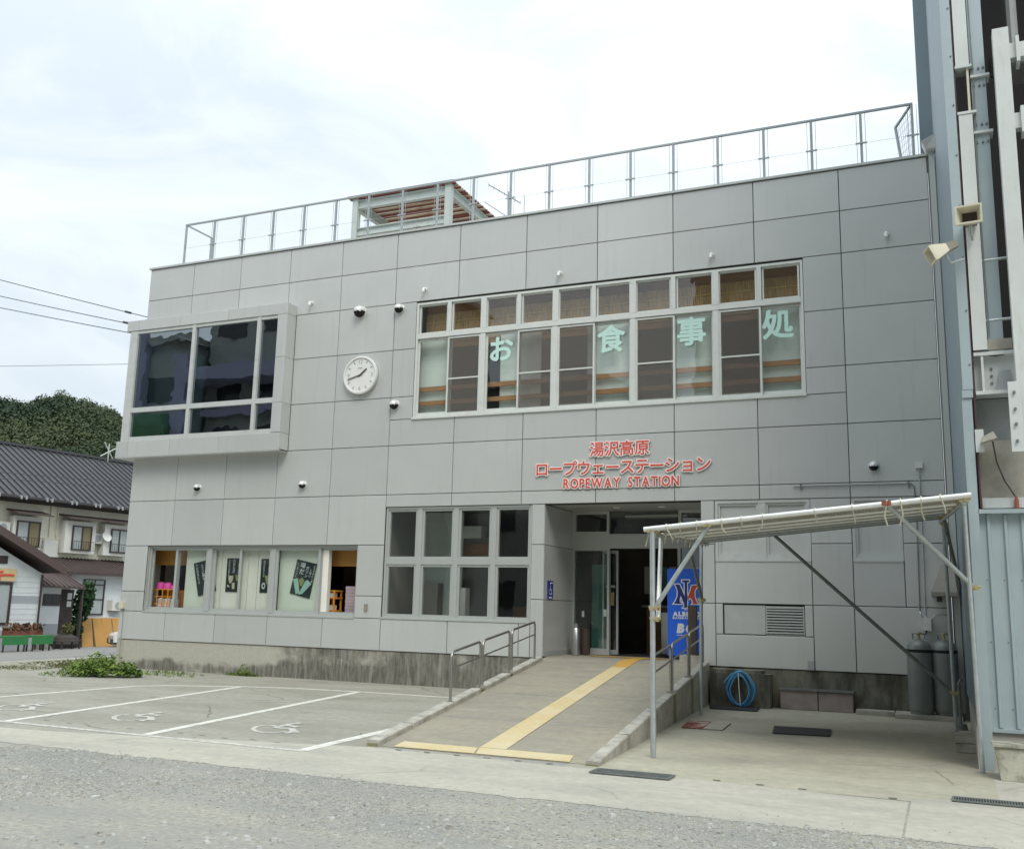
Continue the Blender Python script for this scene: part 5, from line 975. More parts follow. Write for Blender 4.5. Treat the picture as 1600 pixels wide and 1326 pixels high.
br_ = MB().box(17.99, 18.11, -5.90, -5.87, 3.27, 4.02).build('bracket_plate', M_towerwhite, T)
for z in (3.38, 3.56, 3.72, 3.90): MB().lathe([(.016, -.0), (.016, -.03)], (18.045, -5.90, z), 8, 'Y').build('bolt', M_galv_dark, br_)
MB().box(17.68, 19.5, -5.30, -5.26, 3.45, 3.96).build('shadow_panel', M_towergrey, T)
MB().box(17.68, 19.5, -5.44, -5.40, 2.70, 3.47).build('rendered_panel', M_beigewall, T); MB().box(17.69, 19.5, -5.50, -5.44, 2.72, 2.83).build('white_ledge', M_towerwhite, T)
MB().box(17.64, 19.5, -5.60, -5.40, 2.655, 2.70).build('ledge', M_paleblue, T)
MB().box(17.645, 19.5, -5.50, -5.40, .42, 2.655).build('front_cladding', M_paleblue, T)
for k in range(11): x = 17.735 + k * .165; MB().add([(x - .022, -5.50, .43), (x + .022, -5.50, .43), (x + .012, -5.53, .43), (x - .012, -5.53, .43), (x - .022, -5.50, 2.65), (x + .022, -5.50, 2.65), (x + .012, -5.53, 2.65), (x - .012, -5.53, 2.65)], [(0, 3, 7, 4), (3, 2, 6, 7), (2, 1, 5, 6), (0, 1, 2, 3), (4, 5, 6, 7)]).build('rib', M_paleblue, T)
for k in range(10):
    for z in (.62, 1.3, 1.95): MB().lathe([(.008, -.0), (.006, -.006)], (17.69 + .165 * k + (.0), -5.50, z), 6, 'Y').build('screw', M_galv_dark, T)
MB().box(17.645, 19.5, -5.56, -5.40, .385, .42).build('drip_flashing', M_paleblue, T); MB().box(17.645, 19.5, -5.52, -5.30, -.02, .385).build('base_wall', M_towerbase, T)
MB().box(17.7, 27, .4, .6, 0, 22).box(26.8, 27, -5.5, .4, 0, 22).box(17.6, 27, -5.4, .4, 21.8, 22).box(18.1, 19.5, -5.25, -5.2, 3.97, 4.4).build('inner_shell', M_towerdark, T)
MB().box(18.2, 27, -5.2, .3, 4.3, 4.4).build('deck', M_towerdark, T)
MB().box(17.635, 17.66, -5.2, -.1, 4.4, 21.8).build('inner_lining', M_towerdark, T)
MB().lathe([(.3, 0), (.42, .1), (.42, .25), (.1, .3)], (18.6, -3.2, 8.9), 18).build('machinery', M_towergrey, T, True); MB().path([(18.5, -3.2, 9.1), (18.5, -3.2, 12)], .08, 10).build('machinery_shaft', M_towergrey, T); MB().box(18.2, 21, -3.4, -3.1, 10.4, 10.6).build('machinery_beam', M_towergrey, T)
MB().box(19.5, 27, -5.56, -5.4, .385, 4.4).build('front_cladding', M_paleblue, T)
# bolts and screws
for z in [4.3 + .62 * k for k in range(20)]: MB().lathe([(.011, 0), (.009, -.01)], (17.645, -5.626, z), 8, 'Y').build('screw', M_galv_dark, T)
for z in (7.02, 7.72):
    for x in (17.87, 17.93, 17.98):
        for dz in (-.10, .12): MB().lathe([(.014, 0), (.012, -.018)], (x, -5.561, z + dz), 8, 'Y').build('bolt', M_galv_dark, T)
for z in (4.10, 4.18, 4.26): MB().lathe([(.016, 0), (.013, -.02)], (17.86, -5.501, z), 8, 'Y').build('bolt', M_galv_dark, T)
MB().path([(17.86, -5.60, 9.5), (17.87, -5.585, 7.6), (17.85, -5.60, 6.3), (17.862, -5.59, 4.6)], .007, 6).build('cable', M_galv_dark, T)
# loudspeakers and lamp on the tower
def horn(c, fwd, w, h, depth, label):
    c = Vector(c); f = Vector(fwd).normalized(); s = f.cross(Vector((0, 0, 1))).normalized(); u = s.cross(f); t = thing('loudspeaker', label, 'loudspeaker', tuple(c), 'cream horn loudspeakers on the tower')
    rect = lambda d, a, b: [c + f * d + s * (sx * a) + u * (sz * b) for sx, sz in ((-1, -1), (1, -1), (1, 1), (-1, 1))]
    o1 = rect(0, w, h); o2 = rect(-.03, w, h); o3 = rect(-depth, w * .5, h * .5); i1 = rect(0, w * .88, h * .82); i2 = rect(-depth * .55, w * .55, h * .5)
    Q = [(0, 1, 5, 4), (1, 2, 6, 5), (2, 3, 7, 6), (3, 0, 4, 7)]; mb = MB(); mb.add(o1 + o2, Q); mb.add(o2 + o3, Q + [(4, 5, 6, 7)]); mb.add(o1 + i1, Q); mb.add(i1 + i2, Q); mb.build('horn', M_cream, t)
    MB().add(i2, [(0, 1, 2, 3)]).build('throat', M_brown, t); d3 = rect(-depth - .12, w * .42, h * .42); MB().add(o3 + d3, Q + [(4, 5, 6, 7)]).build('driver', M_hood, t); b0 = c - f * depth * .8 - u * h * .6
    MB().path([b0, b0 - u * .12, b0 - u * .14 - f * .15], .014, 6).build('bracket', M_galv, t)
horn((17.715, -6.02, 5.90), (-.1, -1, -.08), .135, .105, .26, 'cream horn loudspeaker facing forward on the blue tower'); horn((17.30, -5.98, 5.48), (-.86, -.25, -.42), .105, .09, .20, 'cream horn loudspeaker angled left on the blue tower')
fl = thing('floodlight', 'broken floodlight with hanging cable on the tower', 'floodlight', (17.8, -5.6, 3.45)); MB().box(17.655, 17.74, -5.62, -5.50, 3.32, 3.57).build('mount', M_towerwhite, fl)
MB().add([(17.70, -5.75, 3.40), (17.86, -5.80, 3.44), (17.88, -5.62, 3.46), (17.70, -5.60, 3.40), (17.73, -5.74, 3.47), (17.83, -5.76, 3.52), (17.84, -5.62, 3.53), (17.72, -5.60, 3.48)], [(0, 1, 2, 3), (4, 5, 6, 7), (0, 1, 5, 4), (1, 2, 6, 5), (2, 3, 7, 6), (3, 0, 4, 7)]).build('head', M_beigewall, fl); MB().path([(17.82, -5.7, 3.42), (17.85, -5.62, 3.2), (17.92, -5.56, 3.0), (18.01, -5.54, 2.84)], .008, 6).build('cable', M_brown, fl); MB().lathe([(.025, 2.71), (.022, 2.80), (.01, 2.84)], (18.02, -5.54, 0), 8).build('plug', M_rustclamp, fl)

# ------------------------------------------------------------------ weeds and grass
def leaves(name, m, n, area, hmax, s0, s1, seed, blade=False):
    r = random.Random(seed); vs = []; fs = []
    for _ in range(n):
        cx, cy, rx, ry, hh = area[r.randrange(len(area))]
        a = r.uniform(0, 6.283); q = math.sqrt(r.random()); x = cx + rx * q * math.cos(a); y = cy + ry * q * math.sin(a); top = hh * (1 - q * q * .75) * r.uniform(.55, 1.15); s = r.uniform(s0, s1)
        if blade:
            d = Vector((r.gauss(0, .35), r.gauss(0, .35), 1)).normalized(); t = d.orthogonal().normalized(); t.rotate(Matrix.Rotation(r.uniform(0, 6.28), 3, d)); p = Vector((x, y, gz(x) - .01)); k = len(vs); w = s * .06
            vs += [p - t * w, p + t * w, p + d * top * .6 + t * w * .7, p + d * top + Vector((d.x, d.y, 0)) * .1]; fs.append((k, k + 1, k + 2, k + 3))
        else:
            z = top * math.sqrt(r.random()); p = Vector((x, y, z + .02)); nrm = Vector((r.gauss(0, .6), r.gauss(-.3, .6), 1)).normalized(); t = nrm.orthogonal().normalized(); t.rotate(Matrix.Rotation(r.uniform(0, 6.28), 3, nrm)); b = nrm.cross(t); k = len(vs)
            vs += [p - t * s, p - t * s * .2 + b * s * .55, p + t * s * .9 - nrm * s * .25, p - t * s * .2 - b * s * .55]; fs.append((k, k + 1, k + 2, k + 3))
    return raw(name, vs, fs, m, 'stuff')
leaves('weeds', M_leaf, 2600, [(1.75, -2.2, .30, .34, .50), (2.05, -2.1, .30, .34, .40), (2.35, -1.95, .25, .25, .26), (1.5, -2.35, .28, .30, .32)], .4, .02, .05, 21)
leaves('weeds', M_leaf, 110, [(3.75, -.2, .16, .08, .26)], .4, .018, .035, 22)
leaves('grass', M_grass, 2600, [(-1.9, .6, .8, 1.6, .07), (-2.3, 3.4, .7, 2.5, .08), (-.7, -.2, .7, .8, .16), (-1.3, -1.5, 1.0, .7, .05)], .3, .05, .12, 23, True)
leaves('grass', M_leaf, 900, [(-.35, .5, .4, .9, .34), (.6, -1.3, .7, .5, .40), (3.7, -.16, .5, .08, .13), (2.3, -1.0, 1.1, .6, .14), (1.2, -2.2, .8, .7, .14)], .3, .06, .14, 24, True)

# ------------------------------------------------------------------ houses across the street on the left
HU = Vector((.1226, .9925, 0)); HM = Matrix(((HU.x, -HU.y, 0, -14.40), (HU.y, HU.x, 0, 8.64), (0, 0, 1, 0), (0, 0, 0, 1)))
def hm(): return MB(HM)
GZ = -.36
H = thing('guest_house', 'two-storey cream house with a long dark metal roof', 'house', tuple(HM @ Vector((2, 0, GZ))))
hm().box(-8, 10, 0, 7, GZ, 5.0).build('wall', M_siding, H)
sdg = hm(); z = 2.98
while z < 4.95: sdg.box(-8, 10, -.012, 0, z, z + .128); z += .14
sdg.build('siding_board', M_siding, H, kind='stuff')
hm().prism([(-8.5, -.62, 5.02), (-8.5, 3.5, 7.42), (-8.5, 7.6, 5.02), (-8.5, 7.6, 5.14), (-8.5, 3.5, 7.56), (-8.5, -.62, 5.14)], (19, 0, 0)).build('roof', M_roof, H)
sm = hm(); t = -8.4
while t < 10.4: sm.add([(t, -.63, 5.15), (t + .035, -.63, 5.15), (t + .035, 3.5, 7.57), (t, 3.5, 7.57), (t, -.63, 5.20), (t + .035, -.63, 5.20), (t + .035, 3.5, 7.62), (t, 3.5, 7.62)], [(4, 5, 6, 7), (0, 3, 7, 4), (1, 2, 6, 5), (0, 1, 5, 4)]); t += .30
sm.build('roof_seam', M_roof, H, kind='stuff')
hm().bar((-8.5, 3.5, 7.62), (10.5, 3.5, 7.62), .22, .10).build('ridge_cap', M_roof, H)
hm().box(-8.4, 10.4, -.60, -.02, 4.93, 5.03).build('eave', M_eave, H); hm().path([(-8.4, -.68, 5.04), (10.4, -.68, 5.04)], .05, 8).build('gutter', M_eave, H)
for k in range(16): t = -2.2 + 1.05 * (k // 2) + .2 * (k % 2); hm().box(t, t + .07, -.74, -.62, 5.0, 5.14).build('gutter_bracket', M_towergrey, H)
def bay(t0, t1, w0, w1, zc):
    b = hm().box(t0, t1, -.36, -.02, 3.18, 4.42).build('window_bay', M_housewhite, H)
    hm().add([(t0 - .12, -.02, 4.68), (t1 + .2, -.02, 4.68), (t1 + .2, -.75, 4.50), (t0 - .12, -.75, 4.50), (t0 - .12, -.02, 4.63), (t1 + .2, -.02, 4.63), (t1 + .2, -.75, 4.46), (t0 - .12, -.75, 4.46)], [(0, 1, 2, 3), (4, 5, 6, 7), (2, 3, 7, 6), (1, 2, 6, 5), (3, 0, 4, 7)]).build('canopy', M_roofbrown, b)
    m = (w0 + w1) / 2; fr = hm()
    for a in (w0, m - .02, w1 - .05): fr.box(a, a + .05, -.41, -.36, 3.33, 4.24)
    fr.box(w0, w1, -.412, -.36, 4.20, 4.25).box(w0, w1, -.412, -.36, 3.30, 3.35).build('window_frame', M_sash, b)
    hm().box(w0 + .05, m - .02, -.385, -.362, 3.35, 4.20).build('pane', M_curtain, b); hm().box(m + .03, w1 - .05, -.385, -.362, 3.35, 4.20).build('pane', M_curtain_y if zc else M_curtain, b)
    rl = hm().box(w0 - .02, w1 + .12, -.53, -.515, 3.63, 3.65).box(w0 - .02, w1 + .12, -.53, -.515, 3.30, 3.315)
    k = w0
    while k < w1 + .1: rl.box(k, k + .012, -.527, -.518, 3.315, 3.63); k += .11
    rl.build('window_railing', M_sash, b)
bay(-.03, 1.12, .10, 1.06, 1); bay(2.12, 3.48, 2.42, 3.28, 1); bay(3.88, 5.12, 4.17, 4.97, 0); bay(-2.6, -1.4, -2.5, -1.5, 1); bay(6.2, 7.4, 6.4, 7.2, 0)
for t in (1.66, 1.96): hm().path([(t, -.04, 4.9), (t + .01, -.04, 3.75)], .03, 6).build('drain_pipe', M_siding, H)
hm().box(1.45, 2.05, -.12, 0, 3.0, 3.62).build('pipe_cover', M_housewhite, H)
hm().add([(1.2, 0, 3.0), (10, 0, 3.0), (10, -1.35, 2.42), (1.2, -1.35, 2.42), (1.2, 0, 2.9), (10, 0, 2.9), (10, -1.35, 2.34), (1.2, -1.35, 2.34)], [(0, 1, 2, 3), (4, 5, 6, 7), (2, 3, 7, 6), (0, 3, 7, 4)]).build('porch_roof', M_roofbrown, H)
sm = hm(); t = 1.25
while t < 9.9: sm.path([(t, 0, 3.01), (t, -1.37, 2.43)], .03, 5); t += .16
sm.build('roof_rib', M_roofbrown, H, kind='stuff')
hm().box(2.2, 10, -.9, -.02, GZ, 2.42).build('lower_wall', M_siding_white, H)
lwn = hm().box(2.75, 3.7, -.96, -.9, .84, .90).box(2.75, 3.7, -.96, -.9, 1.98, 2.2).box(2.75, 2.8, -.955, -.9, .9, 1.98).box(3.64, 3.7, -.955, -.9, .9, 1.98).box(2.8, 3.64, -.955, -.9, 1.42, 1.46).build('lower_window', M_sash, H); hm().box(2.8, 3.64, -.93, -.902, .9, 1.42).box(2.8, 3.64, -.93, -.902, 1.46, 1.98).build('pane', M_curtain, lwn)
for a, b in ((2.8, 3.18), (3.24, 3.6)): hm().box(a, b, -.97, -.962, 2.02, 2.17).build('transom_pane', M_curtain, lwn)
hm().box(4.55, 4.60, -.95, -.9, GZ, 2.3).build('corner_pipe', M_sash, H); hm().box(2.4, 6, -1.05, -.9, .70, .78).build('ledge', M_housewhite, H)
def ac(t, z, y, label):
    a = thing('air_conditioner', label, 'air conditioner', tuple(HM @ Vector((t, y, z))), 'white outdoor air conditioner units'); hm().box(t - .3, t + .25, y - .14, y + .13, z - .2, z + .2).build('casing', M_housewhite, a)
    mb = hm(); mb.M = HM @ Matrix.Translation((t - .02, y - .141, z)); mb.lathe([(.15, 0), (.15, -.01)], (0, 0, 0), 16, 'Y').build('fan_grille', M_towergrey, a); hm().box(t - .3, t + .25, y - .1, y + .1, z - .23, z - .2).build('bracket', M_sash, a)
ac(4.22, 1.22, -1.05, 'outdoor air conditioner unit low on the wall above ochre boards'); ac(3.66, 3.82, -.14, 'outdoor air conditioner unit between two upper windows'); ac(-.35, 3.95, -.16, 'outdoor air conditioner unit left of the first upper window')
sdh = thing('satellite_dish', 'small white satellite dish on the cream house wall', 'satellite dish', tuple(HM @ Vector((3.92, -.45, 3.95)))); mb = hm(); mb.M = HM @ Matrix.Translation((3.94, -.45, 3.92)) @ Matrix.Rotation(R(-25), 4, 'X'); mb.lathe([(.05, .08), (.15, .05), (.21, 0)], (0, 0, 0), 16, 'Y').build('dish', M_white, sdh, True); hm().path([(3.94, -.40, 3.92), (3.94, -.05, 3.8)], .02, 6).build('arm', M_galv, sdh)
ha = thing('house_antenna', 'pale crossed antenna on the dark roof ridge', 'antenna', tuple(HM @ Vector((6.6, 3.4, 7.6)))); hm().path([(6.5, 3.4, 7.5), (6.5, 3.4, 8.3)], .02, 6).build('mast', M_galv_bright, ha); hm().path([(6.1, 3.4, 7.7), (6.95, 3.4, 8.2)], .02, 6).path([(6.25, 3.4, 8.35), (6.75, 3.4, 7.65)], .02, 6).build('boom', M_galv_bright, ha)
# white gabled shop and its annex
W_ = thing('white_shop', 'white-sided shop with a brown gable roof and yellow sign', 'shop', tuple(HM @ Vector((-3, -3, GZ))))
hm().prism([(-9, -3, GZ), (-.48, -3, GZ), (-.48, -3, 2.3), (-4.75, -3, 4.4), (-9, -3, 2.3)], (0, 2.7, 0)).build('wall', M_siding_white, W_)
sdg = hm(); z = GZ
k = 0
while z < 2.25: (sdg.box(-9, -.49, -3.014, -3.0, z, z + .165)); z += .18; k += 1
sdg.build('siding_board', M_siding_white, W_, kind='stuff'); hm().box(-9, -.485, -3.02, -3.0, 1.28, 1.52).box(-9, -.485, -3.02, -3.0, GZ + .05, .38).build('siding_band', M_siding_grey, W_)
hm().prism([(.05, -3.5, 2.32), (.05, -3.5, 2.50), (-4.75, -3.5, 4.85), (-9.5, -3.5, 2.50), (-9.5, -3.5, 2.32), (-4.75, -3.5, 4.66)], (0, 3.4, 0)).build('roof', M_roofbrown, W_); hm().prism([(.07, -3.54, 2.26), (.07, -3.54, 2.53), (-4.75, -3.54, 4.89), (-4.75, -3.54, 4.60)], (0, .05, 0)).build('fascia', M_fascia, W_)
hm().box(-2.8, -1.78, -3.03, -3.0, 2.56, 2.82).build('attic_vent', M_sash, W_); wn = hm().box(-3.4, -1.52, -3.06, -3.0, .55, .63).box(-3.4, -1.52, -3.06, -3.0, 1.88, 1.95).box(-1.6, -1.52, -3.058, -3.0, .63, 1.88).build('shop_window', M_sash, W_); hm().box(-3.4, -1.6, -3.03, -3.016, .63, 1.88).build('pane', M_curtain, wn)
hm().path([(-.46, -3.05, 2.25), (-.46, -3.05, GZ)], .035, 6).build('drain_pipe', M_sash, W_)
sg = hm().box(-4.2, -1.46, -3.10, -3.02, 1.99, 2.40).build('sign_board', M_signyellow, W_)
for ch, tt in (('ー', -1.72), ('キ', -2.08), ('ス', -2.46)):
    _q = bold_mb(ch, 0, 0, 0, 1.0, .05, .01, 8); vs, fs = [Vector((v[0], v[2], -v[1])) for v in _q.v], _q.f; xs_ = [v.x for v in vs]; ys_ = [v.y for v in vs]; ox, oy = (min(xs_) + max(xs_)) / 2, (min(ys_) + max(ys_)) / 2; hm().add([(tt + (v.x - ox) * .40, -3.106 - v.z, 2.19 + (v.y - oy) * .40) for v in vs], fs).build('letter', M_red, sg)
A_ = thing('entrance_annex', 'low grey-white porch annex with dark door beside the white shop', 'annex', tuple(HM @ Vector((.5, -2, GZ))))
hm().box(-.46, 1.06, -2.0, -.9, .18, 1.95).build('wall', M_siding_white, A_); hm().box(-.46, 1.06, -2.01, -2.0, .2, .55).build('siding_band', M_siding_grey, A_); hm().box(-.46, 1.7, -1.98, -.92, GZ, .18).build('base', M_kerb, A_)
hm().add([(-.46, -1.0, 2.62), (1.72, -1.0, 2.45), (1.72, -2.5, 1.86), (-.46, -2.5, 1.92), (-.46, -1.0, 2.54), (1.72, -1.0, 2.37), (1.72, -2.5, 1.80), (-.46, -2.5, 1.84)], [(0, 1, 2, 3), (4, 5, 6, 7), (2, 3, 7, 6), (1, 2, 6, 5), (0, 3, 7, 4)]).build('roof', M_roofbrown, A_)
for k in range(11): t = -.42 + k * .205; hm().path([(t, -1.0, 2.63 - k * .016), (t + .02, -2.52, 1.925 - k * .005)], .028, 6).build('roof_rib', M_roofbrown, A_)
wn = hm().box(.36, 1.03, -2.04, -2.0, 1.19, 1.60).build('window', M_sash, A_); hm().box(.40, .68, -2.048, -2.04, 1.23, 1.56).box(.72, .99, -2.048, -2.04, 1.23, 1.56).build('pane', M_farwin, wn)
dr_ = hm().box(1.07, 1.62, -1.96, -1.9, .20, 1.78).build('door', M_timber, A_); hm().box(1.36, 1.54, -1.97, -1.962, 1.42, 1.66).box(1.36, 1.54, -1.97, -1.962, 1.16, 1.36).build('notice', M_housewhite, dr_); hm().box(1.12, 1.58, -1.966, -1.96, 1.06, 1.12).build('door_rail', M_sash, dr_); hm().box(1.64, 1.72, -2.4, -2.3, GZ, 1.84).build('porch_post', M_timber, A_)
# clutter in front of the houses
bdp = [(2.15, 2.62), (2.66, 3.05), (3.08, 3.50), (3.54, 4.05)]
for k, (a, b) in enumerate(bdp):
    lab = ('ochre leaning board, leftmost against the house wall', 'ochre leaning board, second from the left', 'ochre leaning board, third, partly behind the car', 'ochre leaning board, last one before the station corner')[k]
    tag(hm().add([(a, -2.0 - .12 * (k % 2), GZ), (b, -2.0 - .12 * (k % 2), GZ), (b + .44, -1.12, .73), (a + .44, -1.12, .73), (a, -2.04 - .12 * (k % 2), GZ), (b, -2.04 - .12 * (k % 2), GZ), (b + .44, -1.16, .74), (a + .44, -1.16, .74)], [(0, 1, 2, 3), (4, 5, 6, 7), (0, 1, 5, 4), (1, 2, 6, 5), (2, 3, 7, 6), (3, 0, 4, 7)]).build('leaning_board', M_board), lab, 'board', 'ochre boards leaning on the house')
shb = thing('porch_shrub', 'dark green upright shrub between door and window', 'shrub', tuple(HM @ Vector((2.2, -1.7, GZ)))); hm().path([(2.05, -1.75, GZ), (2.12, -1.75, .6), (2.25, -1.75, 1.5)], [.06, .05, .02], 7).build('stem', M_timber, shb)
r = random.Random(5); vs = []; fs = []
for _ in range(1100):
    u = Vector((r.gauss(0, 1), r.gauss(0, 1), r.gauss(0, 1))).normalized() * r.random() ** .4; c = Vector((2.22 + .14 * u.z, -1.75, 1.35)) if r.random() < .75 else Vector((1.98, -1.8, .35)); p = HM @ Vector((c.x + u.x * (.40 if c.z > .5 else .16), c.y + u.y * .35, c.z + u.z * (.78 if c.z > .5 else .6))); s = r.uniform(.05, .1); t = Vector((r.gauss(0, 1), r.gauss(0, 1), r.gauss(0, 1))).normalized(); b = t.orthogonal().normalized(); k = len(vs); vs += [p - t * s, p + b * s * .6, p + t * s, p - b * s * .6]; fs.append((k, k + 1, k + 2, k + 3))
off = WL[shb]; raw('foliage', [tuple(v - off) for v in vs], fs, M_shrub, None, shb)
def bench(t, w, label):
    b = thing('garden_bench', label, 'bench', tuple(HM @ Vector((t, -5.2, GZ))), 'green benches in front of the white shop'); z0 = gz((HM @ Vector((t, -5.2, 0))).x)
    hm().box(t - w / 2, t + w / 2, -5.4, -5.0, z0 + .48, z0 + .53).build('seat', M_bench, b); hm().box(t - w / 2, t + w / 2, -5.42, -5.40, z0 + .26, z0 + .52).build('cloth_skirt', M_bench, b)
    for sx in (-1, 1):
        for yy in (-5.36, -5.06): hm().box(t + sx * (w / 2 - .08) - .02, t + sx * (w / 2 - .08) + .02, yy - .02, yy + .02, z0 - .01, z0 + .48).build('leg', M_sash, b)
bench(-1.82, .74, 'green-covered bench nearer the shop annex'); bench(-2.75, .86, 'green-covered bench at the left frame edge')
plt_ = thing('flower_planter', 'reddish flower planter on a dark table behind green benches', 'planter', tuple(HM @ Vector((-1.1, -4.0, GZ)))); hm().box(-2.2, -1.0, -4.2, -3.8, .24, .40).build('trough', M_pot, plt_); hm().box(-3.4, -.9, -4.25, -3.75, .18, .235).build('table_top', M_timber, plt_)
for t in (-3.1, -1.0): hm().box(t - .03, t + .03, -4.2, -4.1, GZ, .18).build('leg', M_timber, plt_)
r = random.Random(6); vs = []; fs = []
for _ in range(300):
    p = HM @ Vector((-1.6 + r.uniform(-.62, .62), -4 + r.uniform(-.25, .2), .42 + r.random() ** 2 * .2)); s = r.uniform(.04, .09); t = Vector((r.gauss(0, 1), r.gauss(0, 1), r.gauss(0, 1))).normalized(); b = t.orthogonal().normalized(); k = len(vs); vs += [p - t * s, p + b * s * .6, p + t * s, p - b * s * .6]; fs.append((k, k + 1, k + 2, k + 3))
raw('foliage', [tuple(v - WL[plt_]) for v in vs], fs, M_flower, None, plt_)
stl = thing('low_table', 'low dark slatted table near the shrub', 'table', tuple(HM @ Vector((-.1, -4.2, GZ)))); 
for k in range(4): hm().box(-.5, .3, -4.5 + k * .13, -4.40 + k * .13, .02, .06).build('slat', M_timber, stl)
for t in (-.44, .24):
    for y in (-4.45, -4.05): hm().box(t - .025, t + .025, y - .025, y + .025, GZ, .02).build('leg', M_timber, stl)
pt_ = thing('potted_bush', 'small pale bush in a stone pot beside the porch door', 'potted plant', tuple(HM @ Vector((.7, -2.9, GZ)))); mb = hm(); mb.M = HM @ Matrix.Translation((.7, -3.0, 0)); mb.lathe([(.3, GZ), (.5, -.1), (.42, .12), (.2, .22)], (0, 0, 0), 12).build('rock_pot', M_timber, pt_)
vs = []; fs = []
for _ in range(260):
    u = Vector((r.gauss(0, 1), r.gauss(0, 1), r.gauss(0, 1))).normalized() * r.random() ** .4; p = HM @ Vector((.75 + u.x * .24, -3.0 + u.y * .24, .42 + u.z * .2)); s = r.uniform(.03, .06); t = Vector((r.gauss(0, 1), r.gauss(0, 1), r.gauss(0, 1))).normalized(); b = t.orthogonal().normalized(); k = len(vs); vs += [p - t * s, p + b * s * .6, p + t * s, p - b * s * .6]; fs.append((k, k + 1, k + 2, k + 3))
raw('foliage', [tuple(v - WL[pt_]) for v in vs], fs, M_grass, None, pt_)
# car nose behind the station corner
CM = Matrix.Translation((-11.7, 11.3, GZ)) @ Matrix.Rotation(R(-38), 4, 'Z')
car = thing('parked_car', 'white car whose bonnet shows behind the station corner', 'car', (-11.7, 11.3, GZ)); cm = lambda: MB(CM)
prof = [(0, .30), (0, .52), (.12, .60), (1.0, .74), (1.65, 1.22), (2.9, 1.24), (3.5, .86), (3.95, .80), (4.0, .35)]
cm().prism([(0.0, y, z) for y, z in prof], (1.62, 0, 0)).build('body', M_car, car); cm().box(.02, 1.60, -.04, .3, .22, .40).build('bumper', M_darkgrey, car); cm().box(.62, 1.0, -.055, -.04, .27, .40).build('number_plate', M_housewhite, car)
for x in (.06, 1.26): cm().box(x, x + .30, -.012, .05, .42, .53).build('headlight', M_vent, car)
cm().add([(.08, 1.02, .76), (1.54, 1.02, .76), (1.46, 1.63, 1.205), (.16, 1.63, 1.205), (.08, 1.0, .775), (1.54, 1.0, .775), (1.46, 1.61, 1.22), (.16, 1.61, 1.22)], [(0, 1, 2, 3), (4, 5, 6, 7), (0, 1, 5, 4), (2, 3, 7, 6)]).build('windscreen', M_farwin, car)
for x in (0.02, 1.45):
    for y in (.75, 3.2):
        mb = MB(CM @ Matrix.Translation((x, y, .28)) @ Matrix.Rotation(R(90), 4, 'Z')); w = mb.lathe([(.2, 0), (.28, -.02), (.28, -.14), (.2, -.16)], (0, 0, 0), 18, 'Y').build('wheel', M_rubber, car); MB(CM @ Matrix.Translation((x - .001, y, .28)) @ Matrix.Rotation(R(90), 4, 'Z')).lathe([(.17, .005), (.15, .012)], (0, 0, 0), 14, 'Y').build('rim', M_galv, w)

# ------------------------------------------------------------------ overhead cables
def cable(a, b, sag, r, label):
    a = Vector(a); b = Vector(b); pts = [a.lerp(b, k / 14) - Vector((0, 0, sag * 4 * (k / 14) * (1 - k / 14))) for k in range(15)]; t = thing('power_cable', label, 'cable', tuple(a), 'thin overhead cables left of the building'); MB().path(pts, r, 5).build('wire', M_darkgrey, t)
    return t
def insul(t, p, q): MB().path([p, q], .03, 6).build('insulator', M_darkgrey, t)
c = cable((.05, 1.0, 8.25), (-22.0, 1.0, 15.1), .15, .011, 'topmost of the three dark overhead cables'); insul(c, (-1.55, 1.0, 8.71), (-1.75, 1.0, 8.77))
c = cable((.05, 1.0, 8.02), (-22.0, 1.0, 14.1), .15, .011, 'middle one of the three dark overhead cables'); insul(c, (-1.55, 1.0, 8.43), (-1.78, 1.0, 8.49))
cable((-.1, 1.0, 7.85), (-22.0, 1.0, 13.4), .12, .011, 'lowest of the three dark overhead cables'); cable((-.2, 1.0, 7.28), (-24, 1.0, 8.95), .05, .006, 'single faint cable level with the bay window')
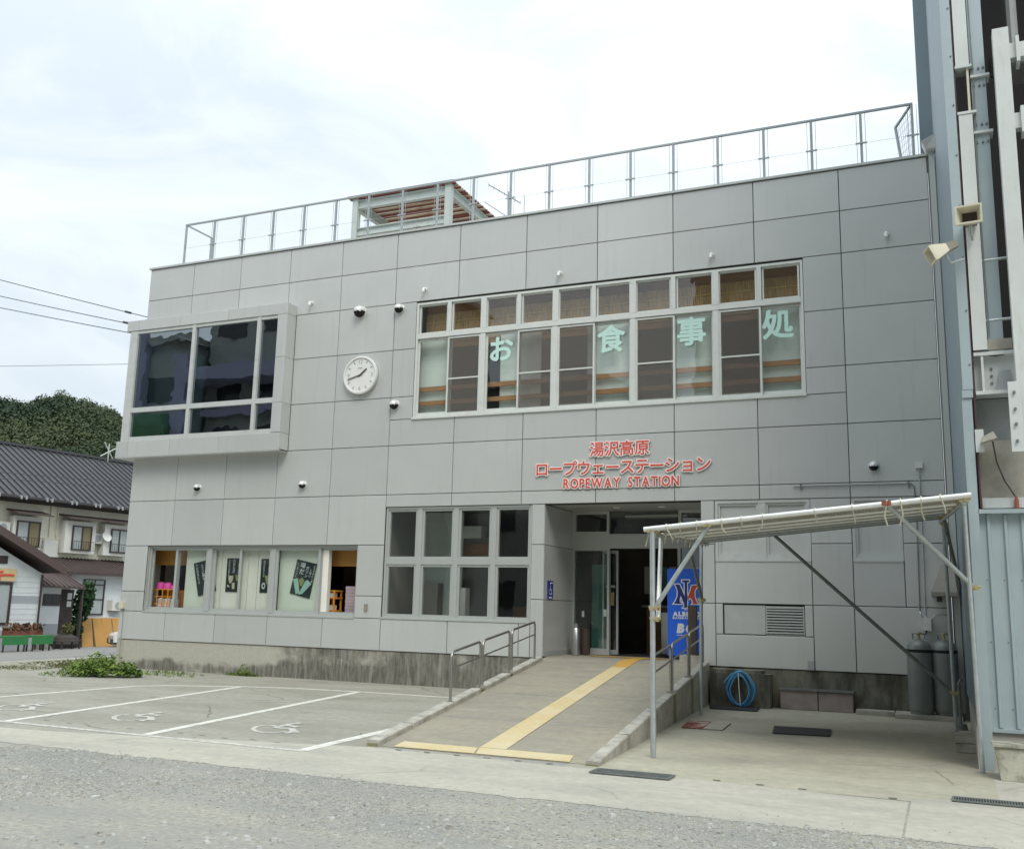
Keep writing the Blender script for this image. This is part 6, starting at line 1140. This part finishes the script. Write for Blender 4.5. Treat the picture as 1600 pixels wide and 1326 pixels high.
for z in (6.25, 6.05): cable(tuple(HM @ Vector((9, -5.5, z - .05))), tuple(HM @ Vector((-12, -3.5, z - .9))), .3, .012, ('upper of two dark cables crossing before the house roof', 'lower of two dark cables crossing before the house roof')[int(z < 6.1)])

# ------------------------------------------------------------------ buildings across the road behind the camera, mirrored in the glass
def far(name, label, x0, x1, y0, y1, z1, m, rows, cols, wm=M_farwin, zb=1.2, wh=1.4, ww=.6):
    f = thing(name, label, 'building', ((x0 + x1) / 2, y1, 0)); MB().box(x0, x1, y0, y1, -.05, z1).build('wall', m, f); MB().box(x0 - .3, x1 + .3, y0, y1 + .4, z1, z1 + .35).build('roof', M_fardark, f)
    dz = (z1 - zb) / rows; dx = (x1 - x0) / cols
    for i in range(rows):
        for j in range(cols): MB().box(x0 + dx * (j + .5 - ww / 2), x0 + dx * (j + .5 + ww / 2), y1, y1 + .05, zb + dz * i + .3, zb + dz * i + .3 + wh).build('window', wm, f)
    return f
far('hotel', 'tall beige hotel facing the station across the road', 2, 44, -62, -48, 31, M_farbeige, 9, 14)  # unseen; width chosen so the right-hand panels mirror something dark
far('grey_house', 'dark grey house with large windows opposite the station', -19.5, -8, -36, -25, 19, M_fardark, 5, 4, wh=2.0)
f = far('purple_shop', 'shop with purple panels opposite the station', -36, -20, -34, -24, 15.3, M_fardark, 4, 4)
MB().box(-19.6, -8, -24.9, -23.2, 12.9, 13.7).build('purple_band', M_farblue, f); MB().box(-24.5, -22.7, -23.9, -23.4, 0, 22.0).build('purple_pier', M_farblue, f); MB().box(-20.6, -19.6, -23.9, -23.4, 0, 14.6).build('purple_pier', M_farblue, f); MB().box(-30, -20.7, -23.9, -22.9, 8.5, 11.2).build('green_awning', M_fargreen, f)
MB().box(-19.4, -8, -24.6, -24.3, 11.2, 11.7).build('purple_band', M_farblue, f)
far('gap_block', 'unseen grey block added to close the bright gap in the reflections', -7.4, 1.6, -42, -30, 13, M_fardark, 3, 4)  # unseen block, added so the lobby glass mirrors no bright sky
